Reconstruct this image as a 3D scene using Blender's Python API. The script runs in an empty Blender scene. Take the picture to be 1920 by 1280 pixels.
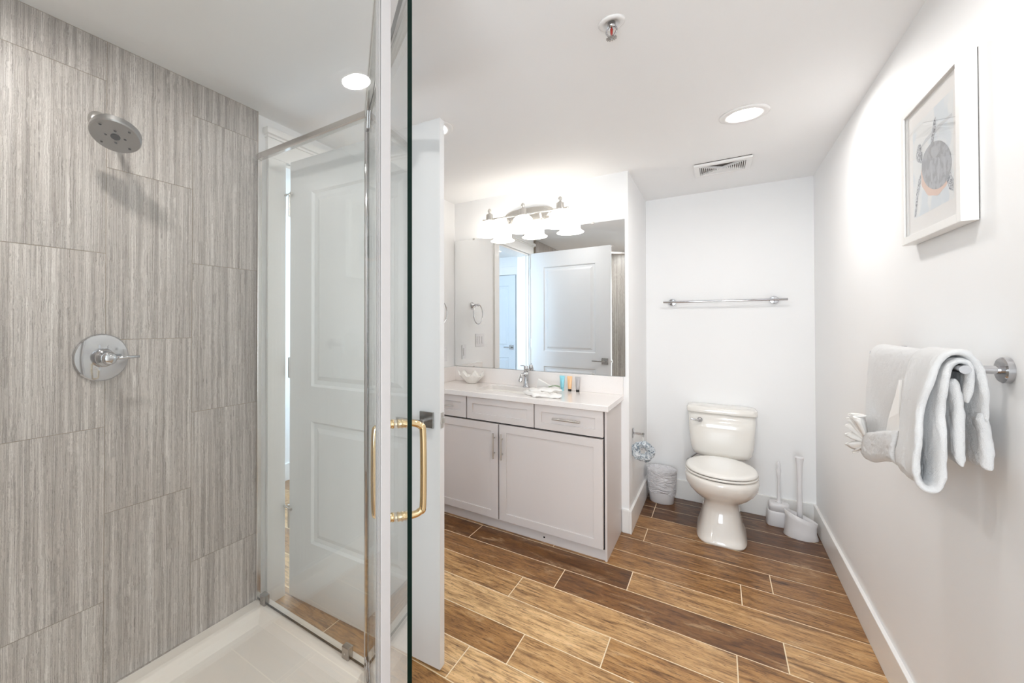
import bpy, bmesh, math, random
from mathutils import Vector, Matrix, noise
random.seed(7)
C = bpy.context.scene.collection
S = bpy.context.scene
PI = math.pi

# ------------------------------------------------------------------ camera
CAMZ = 1.34
yaw, pitch = math.radians(35.9434), math.radians(0.5296)
fw = Vector((-math.sin(yaw)*math.cos(pitch), math.cos(yaw)*math.cos(pitch), math.sin(pitch)))
rt = Vector((math.cos(yaw), math.sin(yaw), 0))
up = rt.cross(fw)
cd = bpy.data.cameras.new('camera')
cam = bpy.data.objects.new('camera', cd); C.objects.link(cam)
cam.matrix_world = Matrix(((rt.x, up.x, -fw.x, 0), (rt.y, up.y, -fw.y, 0), (rt.z, up.z, -fw.z, CAMZ), (0, 0, 0, 1)))
cd.sensor_width = 36; cd.lens = 787.46/1920*36
cd.shift_x = (960-775)/1920; cd.shift_y = -(640-601.03)/1920
cd.clip_start = 0.02
S.camera = cam
# ------------------------------------------------------------------ world, exposure
w = bpy.data.worlds.new('world'); S.world = w; w.use_nodes = True
w.node_tree.nodes['Background'].inputs[0].default_value = (0.55, 0.75, 1.0, 1)
w.node_tree.nodes['Background'].inputs[1].default_value = 0.6
S.view_settings.view_transform = 'Standard'; S.view_settings.look = 'None'
S.view_settings.gamma = 1; S.view_settings.use_curve_mapping = False
S.view_settings.exposure = 1.12
S.cycles.use_denoising = True
S.cycles.max_bounces = 14; S.cycles.diffuse_bounces = 8; S.cycles.transparent_max_bounces = 24
S.cycles.glossy_bounces = 8
S.cycles.sample_clamp_indirect = 6
S.cycles.caustics_reflective = False; S.cycles.caustics_refractive = False
# lamp strengths (downlight lens, vanity shade, hall lamp, hall daylight, added rear window fill)
E_DOWN, E_SHADE, E_HALL, E_DAY, E_WIN_FILL = 158.0, 3.1, 25.0, 20.0, 30.0

# ------------------------------------------------------------------ materials
def srgb(r, g, b):
    f = lambda c: (c/255/12.92) if c/255 <= 0.04045 else ((c/255+0.055)/1.055)**2.4
    return (f(r), f(g), f(b), 1)
def mat(name, col=(0.8, 0.8, 0.8, 1), rough=0.5, metal=0.0, **kw):
    m = bpy.data.materials.new(name); m.use_nodes = True
    b = m.node_tree.nodes['Principled BSDF']
    b.inputs['Base Color'].default_value = col; b.inputs['Roughness'].default_value = rough
    b.inputs['Metallic'].default_value = metal
    for k, v in kw.items(): b.inputs[k].default_value = v
    return m
def N(m, typ, **kw):
    n = m.node_tree.nodes.new(typ)
    for k, v in kw.items():
        if hasattr(n, k): setattr(n, k, v)
        else: n.inputs[k].default_value = v
    return n
def L(m, a, b): m.node_tree.links.new(a, b)
def BS(m): return m.node_tree.nodes['Principled BSDF']
def bump(m, height, strength=0.2, dist=0.002):
    b = N(m, 'ShaderNodeBump'); b.inputs['Strength'].default_value = strength; b.inputs['Distance'].default_value = dist
    L(m, height, b.inputs['Height']); L(m, b.outputs[0], BS(m).inputs['Normal']); return b
def pos(m, sx, sy, sz):
    g = N(m, 'ShaderNodeNewGeometry'); v = N(m, 'ShaderNodeVectorMath', operation='MULTIPLY')
    L(m, g.outputs['Position'], v.inputs[0]); v.inputs[1].default_value = (sx, sy, sz); return v.outputs[0]
def noise_n(m, vec, scale=1, detail=4, rough=0.55, dist=0.0):
    n = N(m, 'ShaderNodeTexNoise'); L(m, vec, n.inputs['Vector'])
    n.inputs['Scale'].default_value = scale; n.inputs['Detail'].default_value = detail
    n.inputs['Roughness'].default_value = rough; n.inputs['Distortion'].default_value = dist; return n
def ramp(m, fac, stops):
    r = N(m, 'ShaderNodeValToRGB'); cr = r.color_ramp
    while len(cr.elements) > 1: cr.elements.remove(cr.elements[-1])
    cr.elements[0].position = stops[0][0]; cr.elements[0].color = stops[0][1]
    for p, c in stops[1:]:
        e = cr.elements.new(p); e.color = c
    L(m, fac, r.inputs[0]); return r.outputs[0]
def mixc(m, fac, a, b, bt='MIX'):
    n = N(m, 'ShaderNodeMix', data_type='RGBA', blend_type=bt)
    for s, v in ((0, fac), (6, a), (7, b)):
        if hasattr(v, 'node'): L(m, v, n.inputs[s])
        else: n.inputs[s].default_value = v
    return n.outputs[2]

M = {}
def paint(name, col, rough=0.55):
    m = mat(name, col, rough)
    n = noise_n(m, pos(m, 1, 1, 1), 260, 3); bump(m, n.outputs[0], 0.06, 0.001)
    n2 = noise_n(m, pos(m, 1, 1, 1), 2.0, 2)
    c2 = tuple(x*0.97 for x in col[:3])+(1,)
    L(m, mixc(m, n2.outputs[0], col, c2), BS(m).inputs['Base Color'])
    return m
M['wall'] = paint('wall_paint', (0.885, 0.885, 0.885, 1))
M['ceil'] = paint('ceiling_paint', (0.875, 0.875, 0.875, 1), 0.8)
M['trim'] = paint('trim_paint', (0.87, 0.86, 0.84, 1), 0.3)
M['door'] = paint('door_paint', (0.78, 0.79, 0.80, 1), 0.35)
M['cab'] = paint('cabinet_paint', srgb(215, 208, 205), 0.38)
M['dark'] = mat('shadow_gap', (0.02, 0.02, 0.022, 1), 0.8)
M['chrome'] = mat('chrome', (0.56, 0.56, 0.575, 1), 0.06, 1.0)
M['nickel'] = mat('brushed_nickel', (0.62, 0.60, 0.57, 1), 0.28, 1.0)
M['alu'] = mat('polished_aluminium', (0.70, 0.67, 0.64, 1), 0.16, 1.0)
M['brass'] = mat('polished_brass', (0.80, 0.62, 0.36, 1), 0.09, 1.0)
M['mirror'] = mat('mirror_silver', (0.93, 0.94, 0.94, 1), 0.0, 1.0)
M['por'] = mat('white_porcelain', (0.84, 0.815, 0.77, 1), 0.08)
M['seat'] = mat('toilet_seat_plastic', (0.84, 0.82, 0.78, 1), 0.2)
M['acryl'] = mat('cream_acrylic', (0.87, 0.81, 0.74, 1), 0.18)
M['plast'] = mat('white_plastic', (0.80, 0.79, 0.80, 1), 0.3)
M['grille'] = mat('vent_plastic', (0.82, 0.81, 0.80, 1), 0.4)
M['hole'] = mat('dark_recess', (0.10, 0.085, 0.075, 1), 0.8)
M['black'] = mat('black_plastic', (0.012, 0.01, 0.01, 1), 0.25)
M['cyan'] = mat('aqua_tube', srgb(140, 208, 222), 0.3)
M['peach'] = mat('peach_tube', srgb(236, 190, 142), 0.3)
M['grey'] = mat('grey_tube', srgb(176, 172, 172), 0.3)
M['red'] = mat('red_bulb', (0.35, 0.03, 0.02, 1), 0.2)
M['seal'] = mat('clear_vinyl', (0.46, 0.43, 0.415, 1), 0.15, 0.0)
M['green'] = mat('leaf_green', srgb(150, 175, 140), 0.4)
M['rubber'] = mat('white_rubber', (0.75, 0.74, 0.72, 1), 0.5)
M['cushion'] = mat('grey_nozzle', (0.05, 0.05, 0.05, 1), 0.4)
M['mat'] = mat('art_mat_board', (0.83, 0.81, 0.79, 1), 0.8)
M['head'] = mat('worn_satin_chrome', (0.36, 0.35, 0.34, 1), 0.3, 1.0)
M['dark_nickel'] = mat('satin_nickel_dark', (0.36, 0.35, 0.34, 1), 0.25, 1.0)

def emit(name, col, s):
    m = bpy.data.materials.new(name); m.use_nodes = True
    nt = m.node_tree; nt.nodes.remove(nt.nodes['Principled BSDF'])
    e = nt.nodes.new('ShaderNodeEmission'); e.inputs[0].default_value = col; e.inputs[1].default_value = s
    nt.links.new(e.outputs[0], nt.nodes['Material Output'].inputs[0]); return m
WARM = (1.0, 0.975, 0.95, 1)
M['lens'] = emit('downlight_lens', WARM, E_DOWN)
M['shower_fill_lens'] = emit('added_shower_fill_lens', WARM, E_DOWN*1.15)  # lens of the fill light added over the shower
M['dim_lens'] = emit('dimmed_downlight_lens', WARM, E_DOWN*0.35)
M['soft_lens'] = emit('soft_downlight_lens', WARM, E_DOWN*0.62)
M['shade'] = emit('lit_frosted_glass', (1.0, 0.94, 0.85, 1), E_SHADE)
M['halllens'] = emit('hall_downlight_lens', (1.0, 0.98, 0.95, 1), E_HALL)

def glass_mat(name, tint, ior=1.52):
    m = bpy.data.materials.new(name); m.use_nodes = True
    nt = m.node_tree; nt.nodes.remove(nt.nodes['Principled BSDF'])
    geo = nt.nodes.new('ShaderNodeNewGeometry')
    io = nt.nodes.new('ShaderNodeMapRange')
    io.inputs[3].default_value = ior; io.inputs[4].default_value = 1/ior
    nt.links.new(geo.outputs['Backfacing'], io.inputs[0])
    fr = nt.nodes.new('ShaderNodeFresnel'); nt.links.new(io.outputs[0], fr.inputs[0])
    tr = nt.nodes.new('ShaderNodeBsdfTransparent'); tr.inputs[0].default_value = tint
    gl = nt.nodes.new('ShaderNodeBsdfGlossy'); gl.inputs['Roughness'].default_value = 0.0
    gl.inputs[0].default_value = (1, 1, 1, 1)
    mx = nt.nodes.new('ShaderNodeMixShader')
    nt.links.new(fr.outputs[0], mx.inputs[0]); nt.links.new(tr.outputs[0], mx.inputs[1]); nt.links.new(gl.outputs[0], mx.inputs[2])
    nt.links.new(mx.outputs[0], nt.nodes['Material Output'].inputs[0]); return m
M['glass'] = glass_mat('clear_glass', (0.985, 0.993, 0.988, 1))
M['glare_free'] = glass_mat('low_glare_acrylic', (0.99, 0.99, 0.99, 1), 1.18)
M['edge'] = mat('green_glass_edge', (0.0015, 0.009, 0.006, 1), 0.25, **{'Specular IOR Level': 0.15})
M['wrap'] = None

# floor planks: tile surface with grain, tone from the plank's own colour attribute
def plank_mat():
    m = mat('wood_look_plank', rough=0.32)
    at = N(m, 'ShaderNodeAttribute', attribute_name='tone')
    sep = N(m, 'ShaderNodeSeparateColor'); L(m, at.outputs['Color'], sep.inputs[0])
    off = N(m, 'ShaderNodeCombineXYZ')
    mul = N(m, 'ShaderNodeMath', operation='MULTIPLY'); mul.inputs[1].default_value = 37.0
    L(m, sep.outputs[1], mul.inputs[0]); L(m, mul.outputs[0], off.inputs[0]); L(m, mul.outputs[0], off.inputs[1])
    def grain(sx, sy, sc, det, dist=0.0, r=0.6):
        a = N(m, 'ShaderNodeVectorMath', operation='ADD'); L(m, pos(m, sx, sy, 1), a.inputs[0]); L(m, off.outputs[0], a.inputs[1])
        return noise_n(m, a.outputs[0], sc, det, r, dist).outputs[0]
    g1 = grain(3.0, 26, 1.6, 8, 1.0, 0.7); g2 = grain(5, 13, 1.2, 6, 0.6, 0.65); g3 = grain(26, 210, 1.0, 3, 0.3); g4 = grain(7, 75, 1.0, 6, 0.4, 0.7)
    base = ramp(m, sep.outputs[0], [(0.0, srgb(100, 62, 26)), (0.3, srgb(142, 100, 54)), (0.6, srgb(186, 144, 92)), (1.0, srgb(228, 194, 146))])
    c = mixc(m, 1.0, base, ramp(m, g2, [(0.30, srgb(176, 160, 146)), (0.50, srgb(246, 240, 232)), (0.66, srgb(255, 255, 255))]), 'MULTIPLY')
    c = mixc(m, ramp(m, g2, [(0.56, (0, 0, 0, 1)), (0.72, (0.5, 0.5, 0.5, 1))]), c, srgb(214, 186, 150))
    c = mixc(m, 0.8, c, ramp(m, g1, [(0.34, srgb(120, 94, 66)), (0.46, srgb(228, 218, 204)), (0.58, srgb(255, 254, 252))]), 'MULTIPLY')
    c = mixc(m, 0.65, c, ramp(m, g4, [(0.36, srgb(130, 104, 84)), (0.47, srgb(255, 255, 255))]), 'MULTIPLY')
    c = mixc(m, 0.8, c, ramp(m, g3, [(0.33, srgb(88, 62, 40)), (0.42, srgb(255, 255, 255))]), 'MULTIPLY')
    bc = N(m, 'ShaderNodeHueSaturation'); L(m, c, bc.inputs['Color']); bc.inputs['Saturation'].default_value = 1.0; bc.inputs['Value'].default_value = 1.06
    L(m, bc.outputs[0], BS(m).inputs['Base Color'])
    bump(m, g1, 0.15, 0.001)
    return m
M['plank'] = plank_mat()
M['grout'] = paint('cream_grout', srgb(236, 218, 186), 0.8)

def trav_mat():
    m = mat('vein_cut_travertine', rough=0.3)
    at = N(m, 'ShaderNodeAttribute', attribute_name='tone')
    sep = N(m, 'ShaderNodeSeparateColor'); L(m, at.outputs['Color'], sep.inputs[0])
    mul = N(m, 'ShaderNodeMath', operation='MULTIPLY'); mul.inputs[1].default_value = 53.0; L(m, sep.outputs[1], mul.inputs[0])
    off = N(m, 'ShaderNodeCombineXYZ'); L(m, mul.outputs[0], off.inputs[1]); L(m, mul.outputs[0], off.inputs[0]); L(m, mul.outputs[0], off.inputs[2])
    # gentle sideways wander of the veins
    wn = noise_n(m, pos(m, 1, 14, 11), 1.0, 5, 0.7); sub = N(m, 'ShaderNodeMath', operation='MULTIPLY_ADD')
    L(m, wn.outputs[0], sub.inputs[0]); sub.inputs[1].default_value = 0.010; sub.inputs[2].default_value = -0.005
    wv = N(m, 'ShaderNodeCombineXYZ'); L(m, sub.outputs[0], wv.inputs[1]); L(m, sub.outputs[0], wv.inputs[0])
    g = N(m, 'ShaderNodeNewGeometry')
    pw = N(m, 'ShaderNodeVectorMath', operation='ADD'); L(m, g.outputs['Position'], pw.inputs[0]); L(m, wv.outputs[0], pw.inputs[1])
    def vein(sh, sz, det, r=0.6):
        s = N(m, 'ShaderNodeVectorMath', operation='MULTIPLY'); L(m, pw.outputs[0], s.inputs[0]); s.inputs[1].default_value = (sh, sh, sz)
        a = N(m, 'ShaderNodeVectorMath', operation='ADD'); L(m, s.outputs[0], a.inputs[0]); L(m, off.outputs[0], a.inputs[1])
        return noise_n(m, a.outputs[0], 1.0, det, r).outputs[0]
    broad = vein(60, 0.7, 5); fine = vein(430, 3.0, 6, 0.8); dark = vein(330, 7.0, 6, 0.85); pit = vein(560, 130, 3)
    c = ramp(m, broad, [(0.30, srgb(152, 144, 137)), (0.45, srgb(178, 169, 161)), (0.56, srgb(196, 189, 182)), (0.70, srgb(212, 207, 201))])
    f = ramp(m, fine, [(0.36, srgb(126, 117, 110)), (0.47, srgb(204, 198, 193)), (0.58, srgb(255, 254, 253))])
    c = mixc(m, 0.75, c, f, 'MULTIPLY')
    d = ramp(m, dark, [(0.37, srgb(88, 78, 71)), (0.43, srgb(255, 255, 255))])
    c = mixc(m, 0.75, c, d, 'MULTIPLY')
    lt = ramp(m, vein(300, 2.0, 4), [(0.60, (0, 0, 0, 1)), (0.68, (1, 1, 1, 1))])
    c = mixc(m, 0.35, c, mixc(m, lt, c, srgb(232, 227, 221)))
    p = ramp(m, pit, [(0.30, srgb(104, 94, 86)), (0.36, srgb(255, 255, 255))])
    c = mixc(m, 0.6, c, p, 'MULTIPLY')
    bc = N(m, 'ShaderNodeHueSaturation'); L(m, c, bc.inputs['Color'])
    mr = N(m, 'ShaderNodeMapRange'); L(m, sep.outputs[0], mr.inputs[0]); mr.inputs[3].default_value = 1.04; mr.inputs[4].default_value = 1.2
    L(m, mr.outputs[0], bc.inputs['Value']); bc.inputs['Saturation'].default_value = 0.78
    L(m, bc.outputs[0], BS(m).inputs['Base Color'])
    bump(m, fine, 0.12, 0.0008)
    return m
M['trav'] = trav_mat()
M['tgrout'] = mat('beige_tile_grout', srgb(150, 138, 124), 0.8)

def quartz_mat():
    m = mat('speckled_white_quartz', rough=0.12)
    a = noise_n(m, pos(m, 1, 1, 1), 420, 2, 0.5).outputs[0]; b = noise_n(m, pos(m, 1, 1, 1), 260, 2, 0.5).outputs[0]
    base = (0.84, 0.80, 0.775, 1)
    c = mixc(m, ramp(m, a, [(0.70, (0, 0, 0, 1)), (0.75, (1, 1, 1, 1))]), base, srgb(186, 172, 166))
    c = mixc(m, ramp(m, b, [(0.24, (1, 1, 1, 1)), (0.29, (0, 0, 0, 1))]), c, srgb(208, 204, 202))
    L(m, c, BS(m).inputs['Base Color']); return m
M['quartz'] = quartz_mat()

def terry(name, col, sc=900, st=0.6):
    m = mat(name, col, 0.95)
    BS(m).inputs['Sheen Weight'].default_value = 0.3
    n = noise_n(m, pos(m, 1, 1, 1), sc, 3, 0.7); n2 = noise_n(m, pos(m, 1, 1, 1), 160, 3, 0.6)
    ad = N(m, 'ShaderNodeMath', operation='ADD'); L(m, n.outputs[0], ad.inputs[0]); L(m, n2.outputs[0], ad.inputs[1])
    bump(m, ad.outputs[0], st, 0.004); return m
M['terry'] = terry('white_terry', (0.88, 0.875, 0.87, 1), 700, 0.8)
M['linen'] = terry('smooth_white_cotton', (0.84, 0.82, 0.79, 1), 1400, 0.2)
M['bag'] = mat('grey_white_bag_film', (0.80, 0.79, 0.81, 1), 0.25)
nb = noise_n(M['bag'], pos(M['bag'], 12, 12, 26), 1.0, 4, 0.55, 1.8); bump(M['bag'], nb.outputs[0], 1.0, 0.03)
M['film'] = mat('blue_grey_plastic_film', srgb(176, 190, 202), 0.15)
nb = noise_n(M['film'], pos(M['film'], 34, 34, 34), 1.0, 3, 0.5, 2.5); bump(M['film'], nb.outputs[0], 1.0, 0.02)
L(M['film'], ramp(M['film'], nb.outputs[0], [(0.4, srgb(138, 152, 164)), (0.47, srgb(198, 208, 216)), (0.6, srgb(232, 238, 242))]), BS(M['film']).inputs['Base Color'])
m = M['shellw'] = mat('glazed_white_ceramic', (0.86, 0.84, 0.80, 1), 0.15)
for nm, rgb in (('a_sky', (222, 229, 233)), ('a_shell', (150, 152, 156)), ('a_shell2', (176, 179, 183)), ('a_pink', (224, 192, 174)), ('a_spot', (120, 124, 132)), ('a_wash', (200, 204, 207))):
    M[nm] = mat('watercolour_'+nm[2:], srgb(*rgb), 0.85)
def speck(m, a, b, sc):
    n = noise_n(m, pos(m, 1, 1, 1), sc, 2)
    L(m, ramp(m, n.outputs[0], [(0.46, a), (0.54, b)]), BS(m).inputs['Base Color'])
speck(M['a_spot'], srgb(96, 100, 110), srgb(205, 208, 212), 260)
speck(M['a_shell'], srgb(146, 148, 152), srgb(168, 171, 176), 40)
speck(M['a_sky'], srgb(214, 222, 228), srgb(230, 232, 232), 9)

# ------------------------------------------------------------------ object helpers
def obj(name, bm, m, parent=None, smooth=False, bevel=0.0, seg=2, recalc=True, sub=0, label=None):
    if recalc: bmesh.ops.recalc_face_normals(bm, faces=bm.faces)
    me = bpy.data.meshes.new(name)
    xs = [v.co.copy() for v in bm.verts]
    c = Vector(((min(v.x for v in xs)+max(v.x for v in xs))/2, (min(v.y for v in xs)+max(v.y for v in xs))/2, min(v.z for v in xs)))
    bmesh.ops.translate(bm, verts=bm.verts, vec=-c)
    bm.to_mesh(me); bm.free()
    o = bpy.data.objects.new(name, me); C.objects.link(o)
    for mm in (m if isinstance(m, (list, tuple)) else [m]): me.materials.append(mm)
    if smooth:
        for p in me.polygons: p.use_smooth = True
    if bevel > 0:
        b = o.modifiers.new('bevel', 'BEVEL'); b.width = bevel; b.segments = seg; b.limit_method = 'ANGLE'; b.angle_limit = math.radians(40)
        if smooth: b.harden_normals = False
    if sub:
        s = o.modifiers.new('sub', 'SUBSURF'); s.levels = sub; s.render_levels = sub
    o.location = c
    if parent:
        o.parent = parent
        wp = parent.get('_w'); 
        o.location = c - Vector(wp) if wp else c
    o['_w'] = tuple(c)
    if label: o['label'] = label
    return o
def thing(name, label, cat, loc, group=None):
    o = bpy.data.objects.new(name, None); C.objects.link(o); o.location = loc; o.empty_display_size = 0.05
    o['_w'] = tuple(loc); o['label'] = label; o['category'] = cat
    if group: o['group'] = group
    return o
def tag(o, label, cat, group=None):
    o['label'] = label; o['category'] = cat
    if group: o['group'] = group
    return o
def struct(name, bm, m, **kw):
    o = obj(name, bm, m, **kw); o['kind'] = 'structure'; return o
def copy_tree(root, delta, label=None):
    r = root.copy(); C.objects.link(r); r.location = Vector(root.location)+Vector(delta)
    if label: r['label'] = label
    def rec(src, dst):
        for ch in [c for c in src.children]:
            k = ch.copy(); C.objects.link(k); k.parent = dst; rec(ch, k)
    rec(root, r); return r
def NB(): return bmesh.new()
def box(bm, x0, x1, y0, y1, z0, z1, T=None, mi=0):
    vs = [bm.verts.new((x, y, z)) for x in (x0, x1) for y in (y0, y1) for z in (z0, z1)]
    fs = [(0, 1, 3, 2), (4, 6, 7, 5), (0, 4, 5, 1), (2, 3, 7, 6), (0, 2, 6, 4), (1, 5, 7, 3)]
    out = []
    for f in fs:
        fc = bm.faces.new([vs[i] for i in f]); fc.material_index = mi; out.append(fc)
    if T: bmesh.ops.transform(bm, matrix=T, verts=vs)
    return vs
def basis(a, b):
    d = (Vector(b)-Vector(a)); l = d.length; d = d/l
    u = d.cross(Vector((0, 0, 1))) if abs(d.z) < 0.95 else d.cross(Vector((1, 0, 0)))
    u.normalize(); v = d.cross(u); return d, u, v, l
def cyl(bm, a, b, r, r2=None, n=24, caps=True, mi=0):
    d, u, v, l = basis(a, b); r2 = r if r2 is None else r2
    A = [bm.verts.new(Vector(a)+(u*math.cos(t)+v*math.sin(t))*r) for t in [2*PI*i/n for i in range(n)]]
    B = [bm.verts.new(Vector(b)+(u*math.cos(t)+v*math.sin(t))*r2) for t in [2*PI*i/n for i in range(n)]]
    for i in range(n):
        bm.faces.new((A[i], A[(i+1) % n], B[(i+1) % n], B[i])).material_index = mi
    if caps:
        bm.faces.new(A).material_index = mi; bm.faces.new(B[::-1]).material_index = mi
def lathe(bm, a, axis, prof, n=32, mi=0, sy=1.0):
    """prof: list of (distance along axis, radius)"""
    a = Vector(a); axis = Vector(axis).normalized()
    d, u, v, l = basis(a, a+axis)
    rings = []
    for h, r in prof:
        if r < 1e-6: rings.append([bm.verts.new(a+d*h)])
        else: rings.append([bm.verts.new(a+d*h+(u*math.cos(t)+v*math.sin(t)*sy)*r) for t in [2*PI*i/n for i in range(n)]])
    for A, B in zip(rings, rings[1:]):
        for i in range(n):
            j = (i+1) % n
            if len(A) == 1 and len(B) == 1: continue
            if len(A) == 1: f = bm.faces.new((A[0], B[j], B[i]))
            elif len(B) == 1: f = bm.faces.new((A[i], A[j], B[0]))
            else: f = bm.faces.new((A[i], A[j], B[j], B[i]))
            f.material_index = mi
    if len(rings[0]) > 1: bm.faces.new(rings[0]).material_index = mi
    if len(rings[-1]) > 1: bm.faces.new(rings[-1][::-1]).material_index = mi
def tube(bm, pts, r, n=12, closed=False, radii=None):
    pts = [Vector(p) for p in pts]; m = len(pts); rings = []
    pu = None
    for i, p in enumerate(pts):
        if closed: d = pts[(i+1) % m]-pts[i-1]
        else: d = pts[min(i+1, m-1)]-pts[max(i-1, 0)]
        d.normalize()
        if pu is None:
            u = d.cross(Vector((0, 0, 1))) if abs(d.z) < 0.9 else d.cross(Vector((1, 0, 0)))
        else: u = pu-d*pu.dot(d)
        u.normalize(); pu = u; v = d.cross(u); rr = radii[i] if radii else r
        rings.append([bm.verts.new(p+(u*math.cos(t)+v*math.sin(t))*rr) for t in [2*PI*k/n for k in range(n)]])
    rng = range(m) if closed else range(m-1)
    for i in rng:
        A, B = rings[i], rings[(i+1) % m]
        for k in range(n): bm.faces.new((A[k], A[(k+1) % n], B[(k+1) % n], B[k]))
    if not closed: bm.faces.new(rings[0]); bm.faces.new(rings[-1][::-1])
def loft(bm, rings, cap0=True, cap1=True):
    R = [[bm.verts.new(p) for p in r] for r in rings]; n = len(R[0])
    for A, B in zip(R, R[1:]):
        for k in range(n): bm.faces.new((A[k], A[(k+1) % n], B[(k+1) % n], B[k]))
    if cap0: bm.faces.new(R[0][::-1])
    if cap1: bm.faces.new(R[-1])
    return R
def sup(cx, cy, z, a, b, n=2.5, k=40, b2=None):
    """superellipse ring; b towards -y, b2 towards +y"""
    out = []
    for i in range(k):
        t = 2*PI*i/k; c, s = math.cos(t), math.sin(t)
        bb = b if s < 0 else (b2 if b2 else b)
        out.append((cx+a*abs(c)**(2/n)*(1 if c >= 0 else -1), cy+bb*abs(s)**(2/n)*(1 if s >= 0 else -1), z))
    return out
def one(fn, *a, **k):
    b = NB(); fn(b, *a, **k); return b
def smooth_curve(pts, n=8):
    """Catmull-Rom through pts"""
    P = [Vector(p) for p in pts]; P = [P[0]*2-P[1]]+P+[P[-1]*2-P[-2]]; out = []
    for i in range(1, len(P)-2):
        for j in range(n):
            t = j/n
            out.append(0.5*((2*P[i])+(-P[i-1]+P[i+1])*t+(2*P[i-1]-5*P[i]+4*P[i+1]-P[i+2])*t*t+(-P[i-1]+3*P[i]-3*P[i+1]+P[i+2])*t**3))
    out.append(P[-2]); return out

# ------------------------------------------------------------------ room dimensions
H = 2.337; XR = 0.524; YB = 3.844; XA = -0.467; YV = 3.011; XL = -1.76; XT = -1.736; YT = 1.155
YR = -1.3; HX = -3.02; BB = 0.146; BT = 0.015
D0, D1 = 1.322, 2.155      # doorway in the left wall
W = 0.12
struct('ceiling', one(box, HX-0.1, XR+0.1, YR-0.1, YB+0.1, H, H+0.1), M['ceil'])
struct('wall_right', one(box, XR, XR+0.1, YR-0.1, YB+0.1, 0, H), M['wall'])
struct('wall_back', one(box, XA, XR, YB, YB+0.1, 0, H), M['wall'])
b = NB(); box(b, XL, XA, YV, YB+0.1, 0, H)
struct('wall_vanity', b, M['wall'])
b = NB(); box(b, XL-W, XL, D1, YB+0.1, 0, H); box(b, XL-W, XL, D0, D1, 2.142, H); box(b, XL-W, XL, YR-0.1, D0, 0, H)
struct('wall_left', b, M['wall'])
b = NB(); wx0, wx1, wz0, wz1 = -0.42, 0.42, 0.45, 2.05
box(b, XL, wx0, YR-0.1, YR, 0, H); box(b, wx1, XR, YR-0.1, YR, 0, H); box(b, wx0, wx1, YR-0.1, YR, 0, wz0); box(b, wx0, wx1, YR-0.1, YR, wz1, H)
struct('wall_rear', b, M['wall'])
b = NB(); box(b, wx0, wx1, YR-0.06, YR-0.02, wz0, wz0+0.04); box(b, wx0, wx1, YR-0.06, YR-0.02, wz1-0.04, wz1); box(b, wx0, wx0+0.04, YR-0.06, YR-0.02, wz0, wz1); box(b, wx1-0.04, wx1, YR-0.06, YR-0.02, wz0, wz1); box(b, wx0, wx1, YR-0.055, YR-0.025, 1.23, 1.26)
struct('added_window_1', b, M['trim'])  # unseen window added behind the camera for fill light
struct('wall_shower', one(box, XL, -0.545, -0.45, -0.30, 0, H), M['trav'])
# hall
struct('wall_hall', one(box, HX-0.1, HX, YR-0.1, YB+0.1, 0, H), M['wall'])
struct('wall_hall_end', one(box, HX, XL-W, 0.05, 0.16, 0, H), M['wall'])
b = NB(); y0 = 3.4
box(b, HX, -2.85, y0, y0+.1, 0, H); box(b, -2.05, XL-W, y0, y0+.1, 0, H); box(b, -2.85, -2.05, y0, y0+.1, 2.1, H); box(b, -2.85, -2.05, y0, y0+.1, 0, 0.8)
struct('wall_hall_window', b, M['wall'])

# floor : planks laid along x, rows of 0.1975
def floor():
    bm = NB(); col = bm.loops.layers.float_color.new('tone')
    pitchw, ln, g = 0.1975, 0.9, 0.0021
    joints = [0.216, 0.52, 0.055]; special = {9: 0.52, 5: 0.087, -2: 0.40}
    tones = {(0, 0): .9, (1, -1): .95}
    rng = random.Random(11)
    x0, x1, ya, yb = HX, XR, YR, YB
    box(bm, x0, x1, ya, yb, -0.06, -0.0004, mi=1)
    k0 = math.floor((ya-1.568)/pitchw)
    for k in range(k0, 13):
        j = special.get(k, joints[k % 3]); yl, yh = max(ya, 1.568+k*pitchw)+g*1.25, min(yb, 1.568+(k+1)*pitchw)-g*1.25
        if yh <= yl: continue
        n = math.floor((x0-j)/ln)
        while j+n*ln < x1:
            xa, xb = max(x0, j+n*ln+g), min(x1, j+(n+1)*ln-g)
            if xb-xa > 0.005:
                t = rng.uniform(0.25, 0.8); off = rng.random()
                # plank tones told apart, vanity shade and near-camera light painted in
                cx = (xa+xb)/2
                if k == 0: t = 0.78 if cx > -0.684 else 0.5
                if k == -1: t = 1.0 if cx < -.38 else .62
                if k == -2: t = 0.6
                if k == 1: t = 0.62 if cx > -0.38 else 1.0
                if k == 2: t = 0.78 if cx < 0.0 else 0.55
                if k == 2 and cx < -.85: t = 0.68
                if k == 3: t = 0.38 if cx < -.68 else .24
                if k == 3 and cx > 0.2: t = .8
                if k == 4: t = 0.12 if cx < -.38 else .68
                if k == 5: t = 0.48
                if k == 6: t = 0.4
                if k >= 9: t = 0.05
                if k == 7: t = .4 if cx > -.38 else .45
                if k == 8: t = .5 if cx < 0 else .2
                vs = [bm.verts.new(p) for p in ((xa, yl, 0), (xb, yl, 0), (xb, yh, 0), (xa, yh, 0), (xa, yl, -0.0004), (xb, yl, -0.0004), (xb, yh, -0.0004), (xa, yh, -0.0004))]
                fs = [(0, 1, 2, 3), (0, 4, 5, 1), (1, 5, 6, 2), (2, 6, 7, 3), (3, 7, 4, 0)]
                for f in fs:
                    fc = bm.faces.new([vs[i] for i in f])
                    for lp in fc.loops: lp[col] = (t, off, 0, 1)
            n += 1
    return struct('floor', bm, [M['plank'], M['grout']])
floor()

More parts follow.
